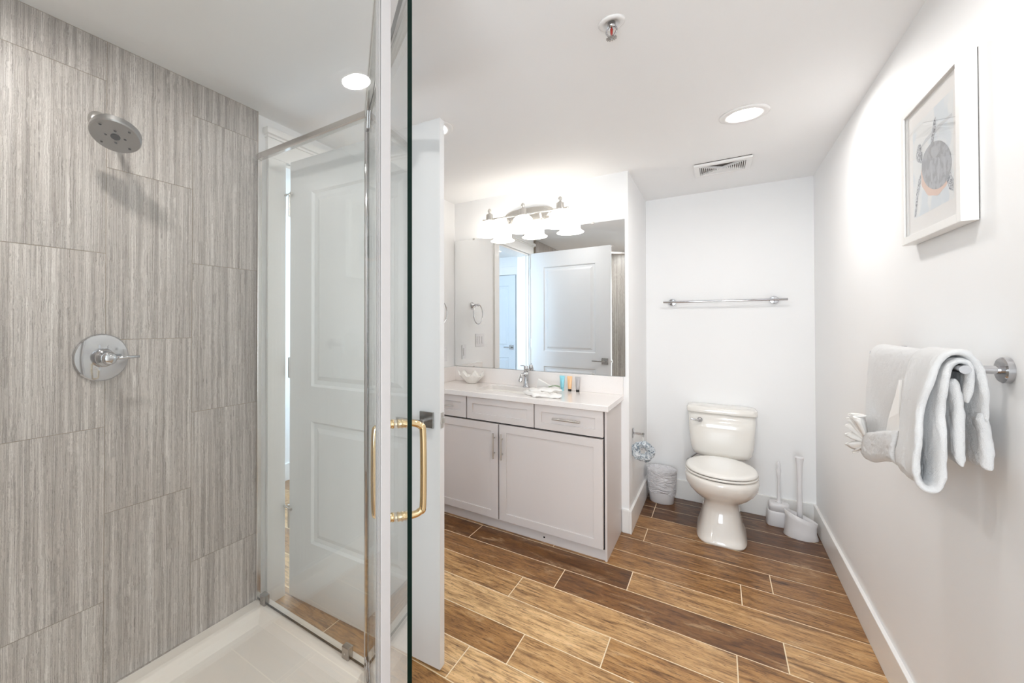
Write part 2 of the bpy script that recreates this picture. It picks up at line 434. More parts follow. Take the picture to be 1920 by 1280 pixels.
# shower tiles on the left wall
def tiles():
    bm = NB(); col = bm.loops.layers.float_color.new('tone'); rng = random.Random(5)
    box(bm, XL, XT-0.001, -0.30, YT, 0, H, mi=1); box(bm, XL, XT+0.0006, YT, YT+0.0035, 0, H, mi=1)
    edges = [-0.30, -0.04, 0.259, 0.5575, 0.856, YT]; g = 0.0013
    for i in range(5):
        ya, yb = edges[i]+g, edges[i+1]-g
        if i == 4: yb = YT
        js = [-0.23+0.6065*k for k in range(6)] if i % 2 == 0 else [0.0733+0.6065*k for k in range(5)]
        js = [-0.6]+js
        for a, c in zip(js, js[1:]+[9]):
            za, zb = max(0, a+g), min(H-0.0025, c-g)
            if zb-za < 0.01: continue
            t, off = rng.random(), rng.random()
            vs = [bm.verts.new(p) for p in ((XT, ya, za), (XT, yb, za), (XT, yb, zb), (XT, ya, zb), (XL if i == 4 else XT-.001, ya, za), (XL if i == 4 else XT-.001, yb, za), (XL if i == 4 else XT-.001, yb, zb), (XL if i == 4 else XT-.001, ya, zb))]
            for f in ((0, 1, 2, 3), (0, 4, 5, 1), (1, 5, 6, 2), (2, 6, 7, 3), (3, 7, 4, 0)):
                fc = bm.faces.new([vs[q] for q in f])
                for lp in fc.loops: lp[col] = (t, off, 0, 1)
    return struct('wall_shower_tile', bm, [M['trav'], M['tgrout']])
tiles()

# baseboards
def base(name, x0, x1, y0, y1):
    struct(name, one(box, x0, x1, y0, y1, 0, BB), M['trim'], bevel=0.003)
base('baseboard_right', XR-BT, XR, YR, YB-BT)
base('baseboard_back', XA+BT, XR, YB-BT, YB)
base('baseboard_alcove', XA, XA+BT, YV-BT, YB-BT)
base('baseboard_vanity', -0.508, XA, YV-BT, YV)
base('baseboard_left', XL, XL+BT, D1+0.115, 2.60)
base('baseboard_hall', HX, HX+BT, 0.2, 3.4)
base('baseboard_rear', -0.5, XR-BT, YR, YR+BT)

# doorway casing
b = NB()
box(b, XL, XL+0.018, D0-0.103, D0-0.002, 0, 2.25); box(b, XL, XL+0.018, D1+0.005, D1+0.109, 0, 2.25)
box(b, XL, XL+0.02, D0-0.109, D1+0.109, 2.147, 2.252)
box(b, XL, XL+0.042, D0-0.125, D1+0.125, 2.252, 2.282)
box(b, XL, XL+0.028, D0-0.115, D1+0.115, 2.240, 2.252)
struct('trim_1', b, M['trim'], bevel=0.002)
b = NB()  # jamb lining
box(b, XL-W-0.015, XL+0.002, D0-0.006, D0+0.006, 0, 2.142); box(b, XL-W-0.015, XL+0.002, D1-0.012, D1+0.004, 0, 2.142); box(b, XL-W-0.015, XL+0.002, D0, D1, 2.130, 2.146)
box(b, XL-0.07, XL-0.03, D0+0.006, D0+0.016, 0, 2.13); box(b, XL-0.07, XL-0.03, D1-0.022, D1-0.012, 0, 2.13)
struct('trim_2', b, M['trim'], bevel=0.001)
b = NB()  # hall side casing
xx = XL-W
box(b, xx-0.018, xx, D0-0.11, D0, 0, 2.25); box(b, xx-0.018, xx, D1, D1+0.11, 0, 2.25); box(b, xx-0.02, xx, D0-0.11, D1+0.11, 2.142, 2.26)
struct('trim_3', b, M['trim'], bevel=0.002)

# panelled door leaf, built in its own frame: u along the width from the hinge, v thickness
def leaf(bm, T, wd, ht, th, panels):
    us = sorted(set([0, wd]+[p[0] for p in panels]+[p[1] for p in panels]))
    vs_ = sorted(set([0, ht]+[p[2] for p in panels]+[p[3] for p in panels]))
    for side in (0, 1):
        y = 0 if side == 0 else th; sg = 1 if side == 0 else -1
        def P(u, z, d=0): return T @ Vector((u, y+sg*d, z))
        for a, b_ in zip(us, us[1:]):
            for c, d in zip(vs_, vs_[1:]):
                if any(p[0] <= a and b_ <= p[1] and p[2] <= c and d <= p[3] for p in panels): continue
                bm.faces.new([bm.verts.new(P(*q)) for q in ((a, c), (b_, c), (b_, d), (a, d))])
        for (a, b_, c, d) in panels:
            ins = [(0, 0), (0.010, 0.011), (0.030, 0.011), (0.050, 0.003)]
            prev = None
            for i, dp in ins:
                r = [bm.verts.new(P(u, z, dp)) for u, z in ((a+i, c+i), (b_-i, c+i), (b_-i, d-i), (a+i, d-i))]
                if prev:
                    for k in range(4): bm.faces.new((prev[k], prev[(k+1) % 4], r[(k+1) % 4], r[k]))
                prev = r
            bm.faces.new(prev)
    for q in (((0, 0), (0, ht)), ((wd, 0), (wd, ht))):
        (u, z0), (_, z1) = q
        bm.faces.new([bm.verts.new(T @ Vector(p)) for p in ((u, 0, z0), (u, th, z0), (u, th, z1), (u, 0, z1))])
    for z in (0, ht): bm.faces.new([bm.verts.new(T @ Vector(p)) for p in ((0, 0, z), (wd, 0, z), (wd, th, z), (0, th, z))])
    bmesh.ops.remove_doubles(bm, verts=bm.verts, dist=0.0002)
ang = math.atan2(0.060, 1)
wd = 0.846
far = Vector((-0.872, 1.377, 0.012)); hin = far-Vector((math.cos(ang), math.sin(ang), 0))*wd
TD = Matrix.Translation(hin) @ Matrix.Rotation(ang, 4, 'Z')
b = NB(); leaf(b, TD, wd, 2.133, 0.036, [(0.148, wd-0.148, 0.29, 0.868), (0.148, wd-0.148, 1.034, 1.965)])
door = struct('door_1', b, M['door'])
door['label'] = 'white two-panel door standing open between the shower and the vanity'
def square_lever(parent, T, side, metal, hx, hz, ll=0.115, th=0.036):
    """square rose and flat lever on a leaf; side -1 = v<0 face, +1 = far face; lever towards the hinge"""
    y0 = 0 if side < 0 else th
    b = NB(); box(b, hx-0.031, hx+0.031, min(y0, y0+side*0.009), max(y0, y0+side*0.009), hz-0.031, hz+0.031, T)
    h = obj('door_handle', b, metal, parent, bevel=0.0015)
    b = NB(); cyl(b, T @ Vector((hx, y0+side*0.009, hz)), T @ Vector((hx, y0+side*0.05, hz)), 0.0095)
    y1, y2 = sorted((y0+side*0.045, y0+side*0.054))
    box(b, hx-ll, hx+0.012, y1, y2, hz-0.006, hz+0.006, T)
    obj('lever', b, metal, h, bevel=0.0012)
square_lever(door, TD, -1, M['dark_nickel'], wd-0.056, 0.955)
square_lever(door, TD, 1, M['dark_nickel'], wd-0.056, 0.955)
b = NB(); box(b, wd, wd+0.0015, 0.007, 0.029, 0.925, 0.985, TD); box(b, wd+0.0015, wd+0.010, 0.011, 0.024, 0.945, 0.965, TD)
obj('latch_plate', b, M['nickel'], door)
for i, z in enumerate((1.88, 1.08, 0.34)):
    b = NB(); hx = hin.x-0.006; hy = hin.y+0.001
    cyl(b, (hx, hy, z), (hx, hy, z+0.095), 0.0062)
    cyl(b, (hx, hy, z-0.004), (hx, hy, z+0.099), 0.0045)
    box(b, 0.0005-0.006, -0.0005, 0.002, 0.03, z-0.012, z+0.083, TD)
    hg = obj('hinge', b, M['nickel'], door)
    if i != 1:
        b = NB(); cyl(b, (hx-0.008, hy-0.014, z+0.103), (hx+0.035, hy-0.02, z+0.103), 0.003); cyl(b, (hx+0.032, hy-0.0195, z+0.103), (hx+0.042, hy-0.0205, z+0.103), 0.007)
        cyl(b, (hx, hy, z+0.097), (hx, hy, z+0.11), 0.007)
        cyl(b, (hx-0.024, hy-0.011, z+0.103), (hx-0.008, hy-0.014, z+0.103), 0.006)
        obj('door_stop', b, M['nickel'], hg)
# hall door
T2 = Matrix.Translation((-2.98, 0.17, 0.01))
M['hdoor'] = paint('hall_door_daylight_tint', (0.70, 0.76, 0.82, 1), 0.35)  # blue of the hall daylight put into the paint colour
b = NB(); leaf(b, T2, 0.60, 2.05, 0.035, [(0.1, 0.5, 0.25, 0.85), (0.1, 0.5, 1.0, 1.9)])
hd = struct('door_2', b, M['hdoor'])
square_lever(hd, T2, 1, M['dark_nickel'], 0.54, 1.0, 0.1, 0.035)
b = NB(); box(b, -2.375, -2.285, 0.16, 0.185, 0, 2.17); box(b, HX, -2.285, 0.16, 0.19, 2.07, 2.19)
struct('trim_4', b, M['trim'], bevel=0.002)

# ------------------------------------------------------------------ downlights
def downlight(x, y, label, lens=M['lens'], r=0.096, nm='recessed_downlight', group='round recessed ceiling lights'):
    t = thing(nm, label, 'ceiling light', (x, y, H), None)
    b = NB(); lathe(b, (x, y, H), (0, 0, -1), [(0.0, r), (0.004, r), (0.008, r-0.007), (0.008, r-0.026), (0.002, r-0.045), (0.0005, r-0.046)], 48)
    obj('trim_ring', b, M['grille'], t, smooth=True)
    b = NB(); lathe(b, (x, y, H-0.0006), (0, 0, -1), [(0, r-0.046), (0.003, r-0.047), (0.0035, 0)], 48)
    obj('lens', b, lens, t)
    return t
downlight(0.106, 2.522, 'round recessed ceiling light near the vent and the right wall')
downlight(0.07, 1.25, 'round recessed ceiling light above the middle of the room, seen only in reflections', M['soft_lens'])
downlight(-1.15, 0.25, 'added round recessed fill light over the shower, unseen above the frame', M['shower_fill_lens'])  # unseen lamp added to brighten the shower and room
downlight(-1.165, 1.79, 'round recessed ceiling light half hidden behind the top of the open door', M['dim_lens'])
downlight(-2.376, 0.734, 'small recessed light on the hall ceiling, seen only in the vanity mirror', M['halllens'], 0.09, 'hall_downlight')
ld = bpy.data.lights.new('hall_daylight', 'AREA'); ld.shape = 'RECTANGLE'; ld.size = 0.8; ld.size_y = 1.3; ld.energy = E_DAY; ld.color = (0.62, 0.82, 1.0)
lo = bpy.data.objects.new('hall_daylight', ld); C.objects.link(lo); lo.location = (-2.45, 3.55, 1.45); lo.rotation_euler = (math.radians(-90), 0, 0)
ld = bpy.data.lights.new('added_window_fill', 'AREA'); ld.shape = 'RECTANGLE'; ld.size = 0.84; ld.size_y = 1.6; ld.energy = E_WIN_FILL; ld.color = (0.86, 0.94, 1.0)
lo = bpy.data.objects.new('added_window_fill', ld); C.objects.link(lo); lo.location = (0, YR-0.14, 1.25); lo.rotation_euler = (math.radians(90), 0, 0)  # fill light for the added rear window

# sprinkler
t = thing('fire_sprinkler', 'small chrome fire sprinkler with red bulb on the ceiling', 'sprinkler', (-0.279, 1.50, H))
b = NB(); lathe(b, (-0.279, 1.50, H), (0, 0, -1), [(0, 0.040), (0.003, 0.040), (0.006, 0.034), (0.006, 0.024), (0.001, 0.021)], 40)
obj('escutcheon', b, M['grille'], t, smooth=True)
b = NB(); cyl(b, (-0.279, 1.50, H), (-0.279, 1.50, H-0.018), 0.012)
for s in (-1, 1): tube(b, smooth_curve([(-0.279+s*0.010, 1.50, H-0.016), (-0.279+s*0.016, 1.50, H-0.028), (-0.279+s*0.008, 1.50, H-0.044), (-0.279, 1.50, H-0.050)], 5), 0.0028, 8)
obj('frame', b, M['chrome'], t, smooth=True)
b = NB(); lathe(b, (-0.279, 1.50, H-0.018), (0, 0, -1), [(0, 0.002), (0.004, 0.0045), (0.02, 0.0035), (0.028, 0.001)], 16)
obj('bulb', b, M['red'], t, smooth=True)
b = NB()
cyl(b, (-0.279, 1.50, H-0.050), (-0.279, 1.50, H-0.052), 0.008)
for k in range(12):
    a = 2*PI*k/12; box(b, 0.006, 0.0165, -0.0022, 0.0022, -0.0525, -0.051, Matrix.Translation((-0.279, 1.50, H)) @ Matrix.Rotation(a, 4, 'Z'))
obj('deflector', b, M['chrome'], t)

# exhaust vent with a diagonal fan of slots
def vent():
    x0, x1, y0, y1 = -0.118, 0.172, 3.14, 3.385; z = H
    t = thing('ceiling_vent', 'square white exhaust fan grille on the ceiling over the toilet', 'vent', ((x0+x1)/2, (y0+y1)/2, H))
    b = NB(); box(b, x0+0.004, x1-0.004, y0+0.004, y1-0.004, z-0.006, z)
    obj('backing', b, M['hole'], t)
    b = NB(); bw = 0.03; zt, zb = z-0.004, z-0.018
    box(b, x0, x1, y0, y0+bw, zb, zt); box(b, x0, x1, y1-bw, y1, zb, zt); box(b, x0, x0+bw, y0+bw, y1-bw, zb, zt); box(b, x1-bw, x1, y0+bw, y1-bw, zb, zt)
    obj('frame', b, M['grille'], t, bevel=0.003)
    cx, cy = (x0+x1)/2, (y0+y1)/2; ix0, ix1, iy0, iy1 = x0+bw, x1-bw, y0+bw, y1-bw
    sl = NB()
    hw, hh = (ix1-ix0)/2, (iy1-iy0)/2
    # left and right triangles: slats along y
    n = 11
    for s in (-1, 1):
        for k in range(n):
            u = hw*(1-(k+0.5)/n); lim = hh*u/hw
            xx = cx+s*u; box(sl, xx-0.0022, xx+0.0022, cy-lim, cy+lim, zb+0.002, zt)
    # top and bottom triangles: slats along x
    for s in (-1, 1):
        for k in range(n):
            v = hh*(1-(k+0.5)/n); lim = hw*v/hh
            yy = cy+s*v; box(sl, cx-lim, cx+lim, yy-(0.001 if s < 0 else 0.0022), yy+(0.001 if s < 0 else 0.0022), zb+0.002 if s > 0 else zt-0.002, zt)
    obj('slats', sl, M['grille'], t)
    b = NB()
    for s in (-1, 1):
        d = Vector((2*hw, s*2*hh, 0)); l = d.length
        box(b, -l/2, l/2, -0.003, 0.003, zb, zt, Matrix.Translation((cx, cy, 0)) @ Matrix.Rotation(math.atan2(d.y, d.x), 4, 'Z'))
    obj('cross_ribs', b, M['grille'], t)
vent()

# ------------------------------------------------------------------ shower
b = NB()
HXc, HYc = -1.05, 1.16          # hinge corner of the neo-angle
SX, SY = -0.563, 0.673          # strike corner
poly = [(XT, -0.30), (XT, HYc+0.038), (HXc+0.016, HYc+0.038), (SX+0.038, SY+0.016), (SX+0.038, -0.30)]
def off_poly(d):
    # inward offset of the neo-angle pan outline
    o = []
    n = len(poly)
    for i in range(n):
        p0, p1, p2 = Vector(poly[i-1]), Vector(poly[i]), Vector(poly[(i+1) % n])
        e1 = (p1-p0).normalized(); e2 = (p2-p1).normalized()
        n1 = Vector((e1.y, -e1.x)); n2 = Vector((e2.y, -e2.x))
        m_ = (n1+n2).normalized(); o.append(p1+m_*d/max(0.3, m_.dot(n1)))
    return o
rings = []
for d, z in ((0, 0), (0, 0.068), (0.004, 0.072), (0.052, 0.072), (0.064, 0.068), (0.075, 0.05), (0.10, 0.028), (0.14, 0.022), (0.30, 0.018)):
    rings.append([(p.x, p.y, z) for p in off_poly(d)])
loft(b, rings, True, True)
pan = obj('shower_pan', b, M['acryl'], smooth=False, bevel=0.004)
tag(pan, 'cream shower base with raised curb, angled corner, under the glass enclosure', 'shower base')

CZ = 0.072
enc = thing('shower_enclosure', 'frameless clear glass shower enclosure with chrome top rail and angled door', 'shower enclosure', (HXc, HYc, CZ))
def slab(bm, a, c, z0, z1, th):
    """glass pane between plan points a and c; material 0 faces, 1 edges"""
    a, c = Vector((a[0], a[1], 0)), Vector((c[0], c[1], 0)); d = (c-a); l = d.length; an = math.atan2(d.y, d.x)
    T = Matrix.Translation(a) @ Matrix.Rotation(an, 4, 'Z')
    vs = box(bm, 0, l, -th/2, th/2, z0, z1, T)
    for f in bm.faces:
        ctr = f.calc_center_median(); loc = T.inverted() @ ctr
        f.material_index = 0 if abs(abs(loc.y)-th/2) < 1e-4 else 1
RZ0, RZ1 = 2.106, 2.136
b = NB(); slab(b, (XT+0.004, HYc), (HXc-0.004, HYc), CZ+0.004, RZ0+0.004, 0.010)
obj('fixed_glass_panel', b, [M['glass'], M['edge']], enc, recalc=True)
b = NB(); slab(b, (SX, SY-0.012), (SX, -0.296), CZ+0.004, RZ0+0.004, 0.010)
obj('side_glass_panel', b, [M['glass'], M['edge']], enc)
# rails
def rail(bm, a, c, w_, z0, z1):
    a, c = Vector((a[0], a[1], 0)), Vector((c[0], c[1], 0)); d = c-a
    T = Matrix.Translation(a) @ Matrix.Rotation(math.atan2(d.y, d.x), 4, 'Z'); box(bm, 0, d.length, -w_/2, w_/2, z0, z1, T)
b = NB(); rail(b, (XT, HYc), (HXc, HYc), 0.028, RZ0, RZ1); obj('top_rail', b, M['alu'], enc, bevel=0.006, seg=3)
b = NB(); rail(b, (HXc, HYc), (SX, SY), 0.028, RZ0, RZ1); obj('door_header', b, M['alu'], enc, bevel=0.006, seg=3)
b = NB(); rail(b, (SX, SY), (SX, -0.30), 0.028, RZ0, RZ1); obj('side_rail', b, M['alu'], enc, bevel=0.006, seg=3)
b = NB(); box(b, XT, XT+0.014, HYc-0.011, HYc+0.011, CZ, RZ0); obj('wall_channel', b, M['alu'], enc, bevel=0.002)
# strike jamb: long vertical profile with a clear vinyl fin
b = NB(); J = Matrix.Translation((SX, SY, 0)) @ Matrix.Rotation(math.radians(-22), 4, 'Z')
box(b, -0.011, 0.011, -0.013, 0.010, CZ, RZ0, J)
for k in (-1, 0, 1): box(b, k*0.0065-0.0018, k*0.0065+0.0018, -0.0165, -0.013, CZ, RZ0, J)
obj('strike_jamb', b, M['seal'], enc, bevel=0.002)
b = NB(); box(b, HXc-0.009, HXc-0.003, HYc-0.009, HYc+0.009, CZ, RZ0); obj('corner_seal', b, M['chrome'], enc, bevel=0.001)
for x in (-1.674, -1.150):
    b = NB(); box(b, x-0.0175, x+0.0175, HYc-0.017, HYc+0.013, CZ-0.001, CZ+0.046)
    c_ = obj('glass_clamp', b, M['dark_nickel'], enc, bevel=0.004, seg=3)
    b = NB(); cyl(b, (x, HYc-0.017, CZ+0.022), (x, HYc-0.0185, CZ+0.022), 0.003, n=12); obj('screw', b, M['nickel'], c_)
# swinging glass door
an = math.radians(-40.5); dd = Vector((math.cos(an), math.sin(an), 0)); nn = Vector((-dd.y, dd.x, 0))
P0 = Vector((HXc+0.006, HYc-0.004, 0)); P1 = Vector((HXc, HYc, 0))+dd*0.689
b = NB(); slab(b, P0, P1, CZ+0.012, RZ0-0.006, 0.010)
gd = obj('glass_door', b, [M['glass'], M['edge']], enc)
for z0, z1, s in ((RZ0-0.055, RZ0+0.0, 1), (CZ+0.002, CZ+0.055, -1)):
    b = NB(); T = Matrix.Translation(P0) @ Matrix.Rotation(an, 4, 'Z')
    for sd in (-1, 1):
        pr_ = [(0, z0), (0.055, z0), (0.03, z1), (0, z1)] if s < 0 else [(0, z0), (0.03, z0), (0.055, z1), (0, z1)]
        y0_, y1_ = sorted((sd*0.0055, sd*0.012))
        lo_ = [b.verts.new(T @ Vector((u, y0_, z))) for u, z in pr_]; hi_ = [b.verts.new(T @ Vector((u, y1_, z))) for u, z in pr_]
        b.faces.new(lo_[::-1]); b.faces.new(hi_)
        for k in range(4): b.faces.new((lo_[k], lo_[(k+1) % 4], hi_[(k+1) % 4], hi_[k]))
    obj('pivot_hinge', b, M['chrome'], gd, bevel=0.0015)
# brass pull: outer and inner loop
PH = Vector((HXc, HYc, 0))+dd*0.535; z_t, z_b = 1.096, 0.868
for sd, dep in ((1, 0.070), (-1, 0.052)):
    o_ = nn*sd
    pts = [PH+o_*0.006+Vector((0, 0, z_t)), PH+o_*(dep-0.03)+Vector((0, 0, z_t)), PH+o_*(dep-0.008)+Vector((0, 0, z_t-0.008)), PH+o_*dep+Vector((0, 0, z_t-0.03)),
           PH+o_*dep+Vector((0, 0, z_b+0.03)), PH+o_*(dep-0.008)+Vector((0, 0, z_b+0.008)), PH+o_*(dep-0.03)+Vector((0, 0, z_b)), PH+o_*0.006+Vector((0, 0, z_b))]
    b = NB(); tube(b, smooth_curve(pts, 7), 0.0085, 16)
    hh_ = obj('door_pull', b, M['brass'], gd, smooth=True)
    for z in (z_t, z_b):
        b = NB(); lathe(b, PH+o_*0.0052+Vector((0, 0, z)), o_, [(0, 0.011), (0.004, 0.0115), (0.006, 0.0095), (0.009, 0.0125), (0.012, 0.0125), (0.015, 0.0095), (0.018, 0.011), (0.021, 0.009)], 24)
        obj('collar', b, M['brass'], hh_, smooth=True)

# shower head
hx_, hy_ = XT, 0.533
t = thing('rain_shower', 'round brushed chrome shower head high on the tiled wall', 'shower head', (XT, hy_, 2.10))
b = NB(); lathe(b, (XT, hy_, 2.045), (1, 0, 0), [(0, 0.032), (0.004, 0.032), (0.012, 0.022), (0.014, 0.011)], 32)
obj('flange', b, M['nickel'], t, smooth=True)
hc = Vector((XT+0.165, 0.530, 1.953)); ax = Vector((0.30, -0.25, -0.92)).normalized()
b = NB(); tube(b, smooth_curve([(XT+0.006, hy_, 2.045), (XT+0.05, hy_, 2.045), (XT+0.10, hy_, 2.03), hc-ax*0.03], 6), 0.0095, 14)
obj('arm', b, M['head'], t, smooth=True)
R_ = 0.0715
b = NB(); lathe(b, hc-ax*0.045, ax, [(0, 0.010), (0.008, 0.016), (0.022, 0.020), (0.026, 0.04), (0.032, R_-0.006), (0.036, R_), (0.052, R_), (0.0555, R_-0.003), (0.0555, R_-0.006), (0.054, R_-0.010), (0.054, 0)], 48)
obj('head', b, M['head'], t, smooth=False, bevel=0)
hd_ = t.children[-1]
for p in hd_.data.polygons: p.use_smooth = True
md = hd_.modifiers.new('es', 'EDGE_SPLIT'); md.split_angle = math.radians(35)
fc_ = hc+ax*0.0092; u_ = ax.cross(Vector((0, 1, 0))).normalized(); v_ = ax.cross(u_)
b = NB(); lathe(b, fc_, ax, [(0, 0.0135), (0.0015, 0.0135), (0.0025, 0.011), (0.0025, 0)], 24); obj('center_button', b, M['black'], t)
for rr, ph in ((0.026, 20), (0.054, 65)):
    for k in range(4):
        a = math.radians(ph+90*k); c0 = fc_+(u_*math.cos(a)+v_*math.sin(a))*rr
        b = NB(); lathe(b, c0, ax, [(0, 0.0065), (0.0012, 0.0065), (0.0014, 0.0045), (0.0007, 0.0043), (0.0007, 0)], 16)
        b.faces.ensure_lookup_table()
        for f in b.faces:
            if all((v.co-c0).length < 0.0047 for v in f.verts): f.material_index = 1
        obj('nozzle', b, [M['head'], M['black']], t)
# valve
vy, vz = 0.546, 1.226
t = thing('shower_valve', 'round chrome shower valve with lever handle on the tiled wall', 'shower valve', (XT, vy, vz-0.082))
b = NB(); lathe(b, (XT, vy, vz), (1, 0, 0), [(0, 0.082), (0.006, 0.082), (0.010, 0.078), (0.012, 0.055), (0.012, 0)], 56); obj('escutcheon', b, M['chrome'], t, smooth=True)
t.children[-1].modifiers.new('es', 'EDGE_SPLIT').split_angle = math.radians(40)
b = NB(); lathe(b, (XT+0.012, vy, vz), (1, 0, 0), [(0, 0.034), (0.02, 0.031), (0.03, 0.026), (0.032, 0.022)], 36)
box(b, XT+0.012, XT+0.024, vy-0.008, vy+0.008, vz+0.028, vz+0.044); box(b, XT+0.012, XT+0.024, vy-0.008, vy+0.008, vz-0.044, vz-0.028)
obj('hub', b, M['chrome'], t, smooth=True); t.children[-1].modifiers.new('es', 'EDGE_SPLIT').split_angle = math.radians(40)
b = NB(); lathe(b, (XT+0.042, vy, vz), (1, 0, 0), [(0, 0.024), (0.038, 0.021), (0.044, 0.017), (0.0445, 0)], 36); obj('handle_body', b, M['chrome'], t, smooth=True)
t.children[-1].modifiers.new('es', 'EDGE_SPLIT').split_angle = math.radians(40)
b = NB(); cyl(b, (XT+0.074, vy+0.006, vz), (XT+0.082, vy+0.088, vz+0.002), 0.0052, n=16); obj('lever', b, M['chrome'], t, smooth=True)
for dy, dz in ((0.02, 0.036), (-0.018, -0.036)):
    b = NB(); cyl(b, (XT+0.012, vy+dy, vz+dz), (XT+0.0155, vy+dy, vz+dz), 0.0055, n=16); obj('screw', b, M['chrome'], t)

# ------------------------------------------------------------------ vanity cabinet
VX0, VX1 = XL+0.003, -0.512; YF, YD = 2.568, 2.548
cab = thing('vanity_cabinet', 'pale grey shaker vanity cabinet with doors and drawers under the quartz counter', 'cabinet', ((VX0+VX1)/2, (YF+YV)/2, 0))
b = NB(); box(b, VX1-0.011, VX1, YF+0.001, YV-0.001, 0, 0.85)
obj('side_panel', b, M['cab'], cab, bevel=0.001)
b = NB(); box(b, VX0, VX1-0.0112, YF+0.012, YF+0.028, 0.06, 0.849); box(b, VX0, VX0+0.015, YF+0.028, YV-0.001, 0.06, 0.849); box(b, VX0+0.015, VX1-0.0112, YF+0.028, YV-0.001, 0.06, 0.08); obj('carcass', b, M['dark'], cab)  # carcass coloured near black as the shade in gaps between fronts
b = NB(); box(b, VX0, VX1-0.003, YF+0.012, YF+0.030, 0, 0.068)
obj('toe_kick', b, M['cab'], cab, bevel=0.001)
b = NB(); cyl(b, (-0.874, YF+0.010, 0.03), (-0.874, YF+0.0125, 0.03), 0.005, n=12); obj('toe_kick_hole', b, M['black'], cab)
def shaker(name, x0, x1, z0, z1, fw_=0.05, rec=0.007):
    bm = NB(); y = YD; yb = YF+0.010
    o_ = [(x0, z0), (x1, z0), (x1, z1), (x0, z1)]; i_ = [(x0+fw_, z0+fw_), (x1-fw_, z0+fw_), (x1-fw_, z1-fw_), (x0+fw_, z1-fw_)]
    O = [bm.verts.new((x, y, z)) for x, z in o_]; I = [bm.verts.new((x, y, z)) for x, z in i_]; R = [bm.verts.new((x, y+rec, z)) for x, z in i_]; B = [bm.verts.new((x, yb, z)) for x, z in o_]
    for k in range(4):
        j = (k+1) % 4
        bm.faces.new((O[k], O[j], I[j], I[k])); bm.faces.new((I[k], I[j], R[j], R[k])); bm.faces.new((O[k], B[k], B[j], O[j]))
    bm.faces.new(R); bm.faces.new(B[::-1])
    return obj(name, bm, M['cab'], cab, bevel=0.0015)
def pull(parent, a, c):
    a, c = Vector(a), Vector(c); d = (c-a); bm = NB()
    p, q = a+Vector((0, -0.026, 0)), c+Vector((0, -0.026, 0)); cyl(bm, p, q, 0.0055, n=16)
    for f in (0.2, 0.8):
        m_ = a+d*f; cyl(bm, m_, m_+Vector((0, -0.026, 0)), 0.0042, n=12)
    obj('handle', bm, M['nickel'], parent, smooth=True); parent.children[-1].modifiers.new('es', 'EDGE_SPLIT').split_angle = math.radians(40)
d = shaker('door', -1.158, -0.530, 0.071, 0.690); pull(d, (-1.134, YD, 0.632), (-1.134, YD, 0.468))
d = shaker('door', -1.754, -1.166, 0.071, 0.690); pull(d, (-1.190, YD, 0.632), (-1.190, YD, 0.468))
d = shaker('drawer', -0.921, -0.528, 0.701, 0.848, 0.042); pull(d, (-0.806, YD, 0.775), (-0.646, YD, 0.775))
shaker('drawer_front', -1.394, -0.927, 0.701, 0.848, 0.042)
d = shaker('drawer', -1.754, -1.402, 0.701, 0.848, 0.042); pull(d, (-1.65, YD, 0.775), (-1.49, YD, 0.775))

# countertop with sink opening
CT = 0.885; CF = 2.532; CX1 = -0.497
sx0, sx1, sy0, sy1 = -1.40, -0.96, 2.665, 2.925
b = NB()
def frame_top(bm, X0, X1, Y0, Y1, x0, x1, y0, y1, z0, z1, rad=0.035, k=6):
    # outer rectangle / inner rounded rectangle, bridged
    inner = []
    for cx, cy, a0 in ((x1-rad, y1-rad, 0), (x0+rad, y1-rad, 90), (x0+rad, y0+rad, 180), (x1-rad, y0+rad, 270)):
        for i in range(k+1):
            a = math.radians(a0+90*i/k); inner.append((cx+rad*math.cos(a), cy+rad*math.sin(a)))
    oc = [(X1, Y1), (X0, Y1), (X0, Y0), (X1, Y0)]
    rs = 0.012
    for z, flip in ((z1, False), (z0, True)):
        iv = [bm.verts.new((x, y, z)) for x, y in inner]; ov = [bm.verts.new((x, y, z)) for x, y in oc]
        n = len(iv); seg = k+1
        for c in range(4):
            for i in range(seg-1): bm.faces.new((ov[c], iv[c*seg+i], iv[c*seg+i+1]))
            j = (c+1) % 4; bm.faces.new((ov[c], iv[c*seg+seg-1], iv[(j*seg) % n], ov[j]))
        if not flip: it, ot = iv, ov
        else: ib, ob = iv, ov
    n = len(it)
    for i in range(n): bm.faces.new((it[i], it[(i+1) % n], ib[(i+1) % n], ib[i]))
    for i in range(4): bm.faces.new((ot[i], ot[(i+1) % 4], ob[(i+1) % 4], ob[i]))
    return inner
inner = frame_top(b, XL+0.0005, CX1, CF, YV-0.0005, sx0, sx1, sy0, sy1, CT-0.034, CT)
ct = obj('countertop', b, M['quartz'], None, bevel=0.003)
tag(ct, 'speckled off-white quartz vanity countertop with backsplash, on the grey cabinet', 'countertop')
b = NB(); box(b, XL+0.0005, CX1-0.001, YV-0.020, YV-0.0005, CT+0.0002, 1.001); obj('backsplash', b, M['quartz'], ct, bevel=0.002)
b = NB(); box(b, XL+0.0005, XL+0.020, CF+0.002, YV-0.020, CT+0.0002, 1.001); obj('side_splash', b, M['quartz'], ct, bevel=0.002)
def rr(x0, x1, y0, y1, rad, z, k=6):
    out = []
    for cx, cy, a0 in ((x1-rad, y1-rad, 0), (x0+rad, y1-rad, 90), (x0+rad, y0+rad, 180), (x1-rad, y0+rad, 270)):
        for i in range(k+1):
            a = math.radians(a0+90*i/k); out.append((cx+rad*math.cos(a), cy+rad*math.sin(a), z))
    return out
b = NB(); e_ = 0.004; zz = CT-0.0345
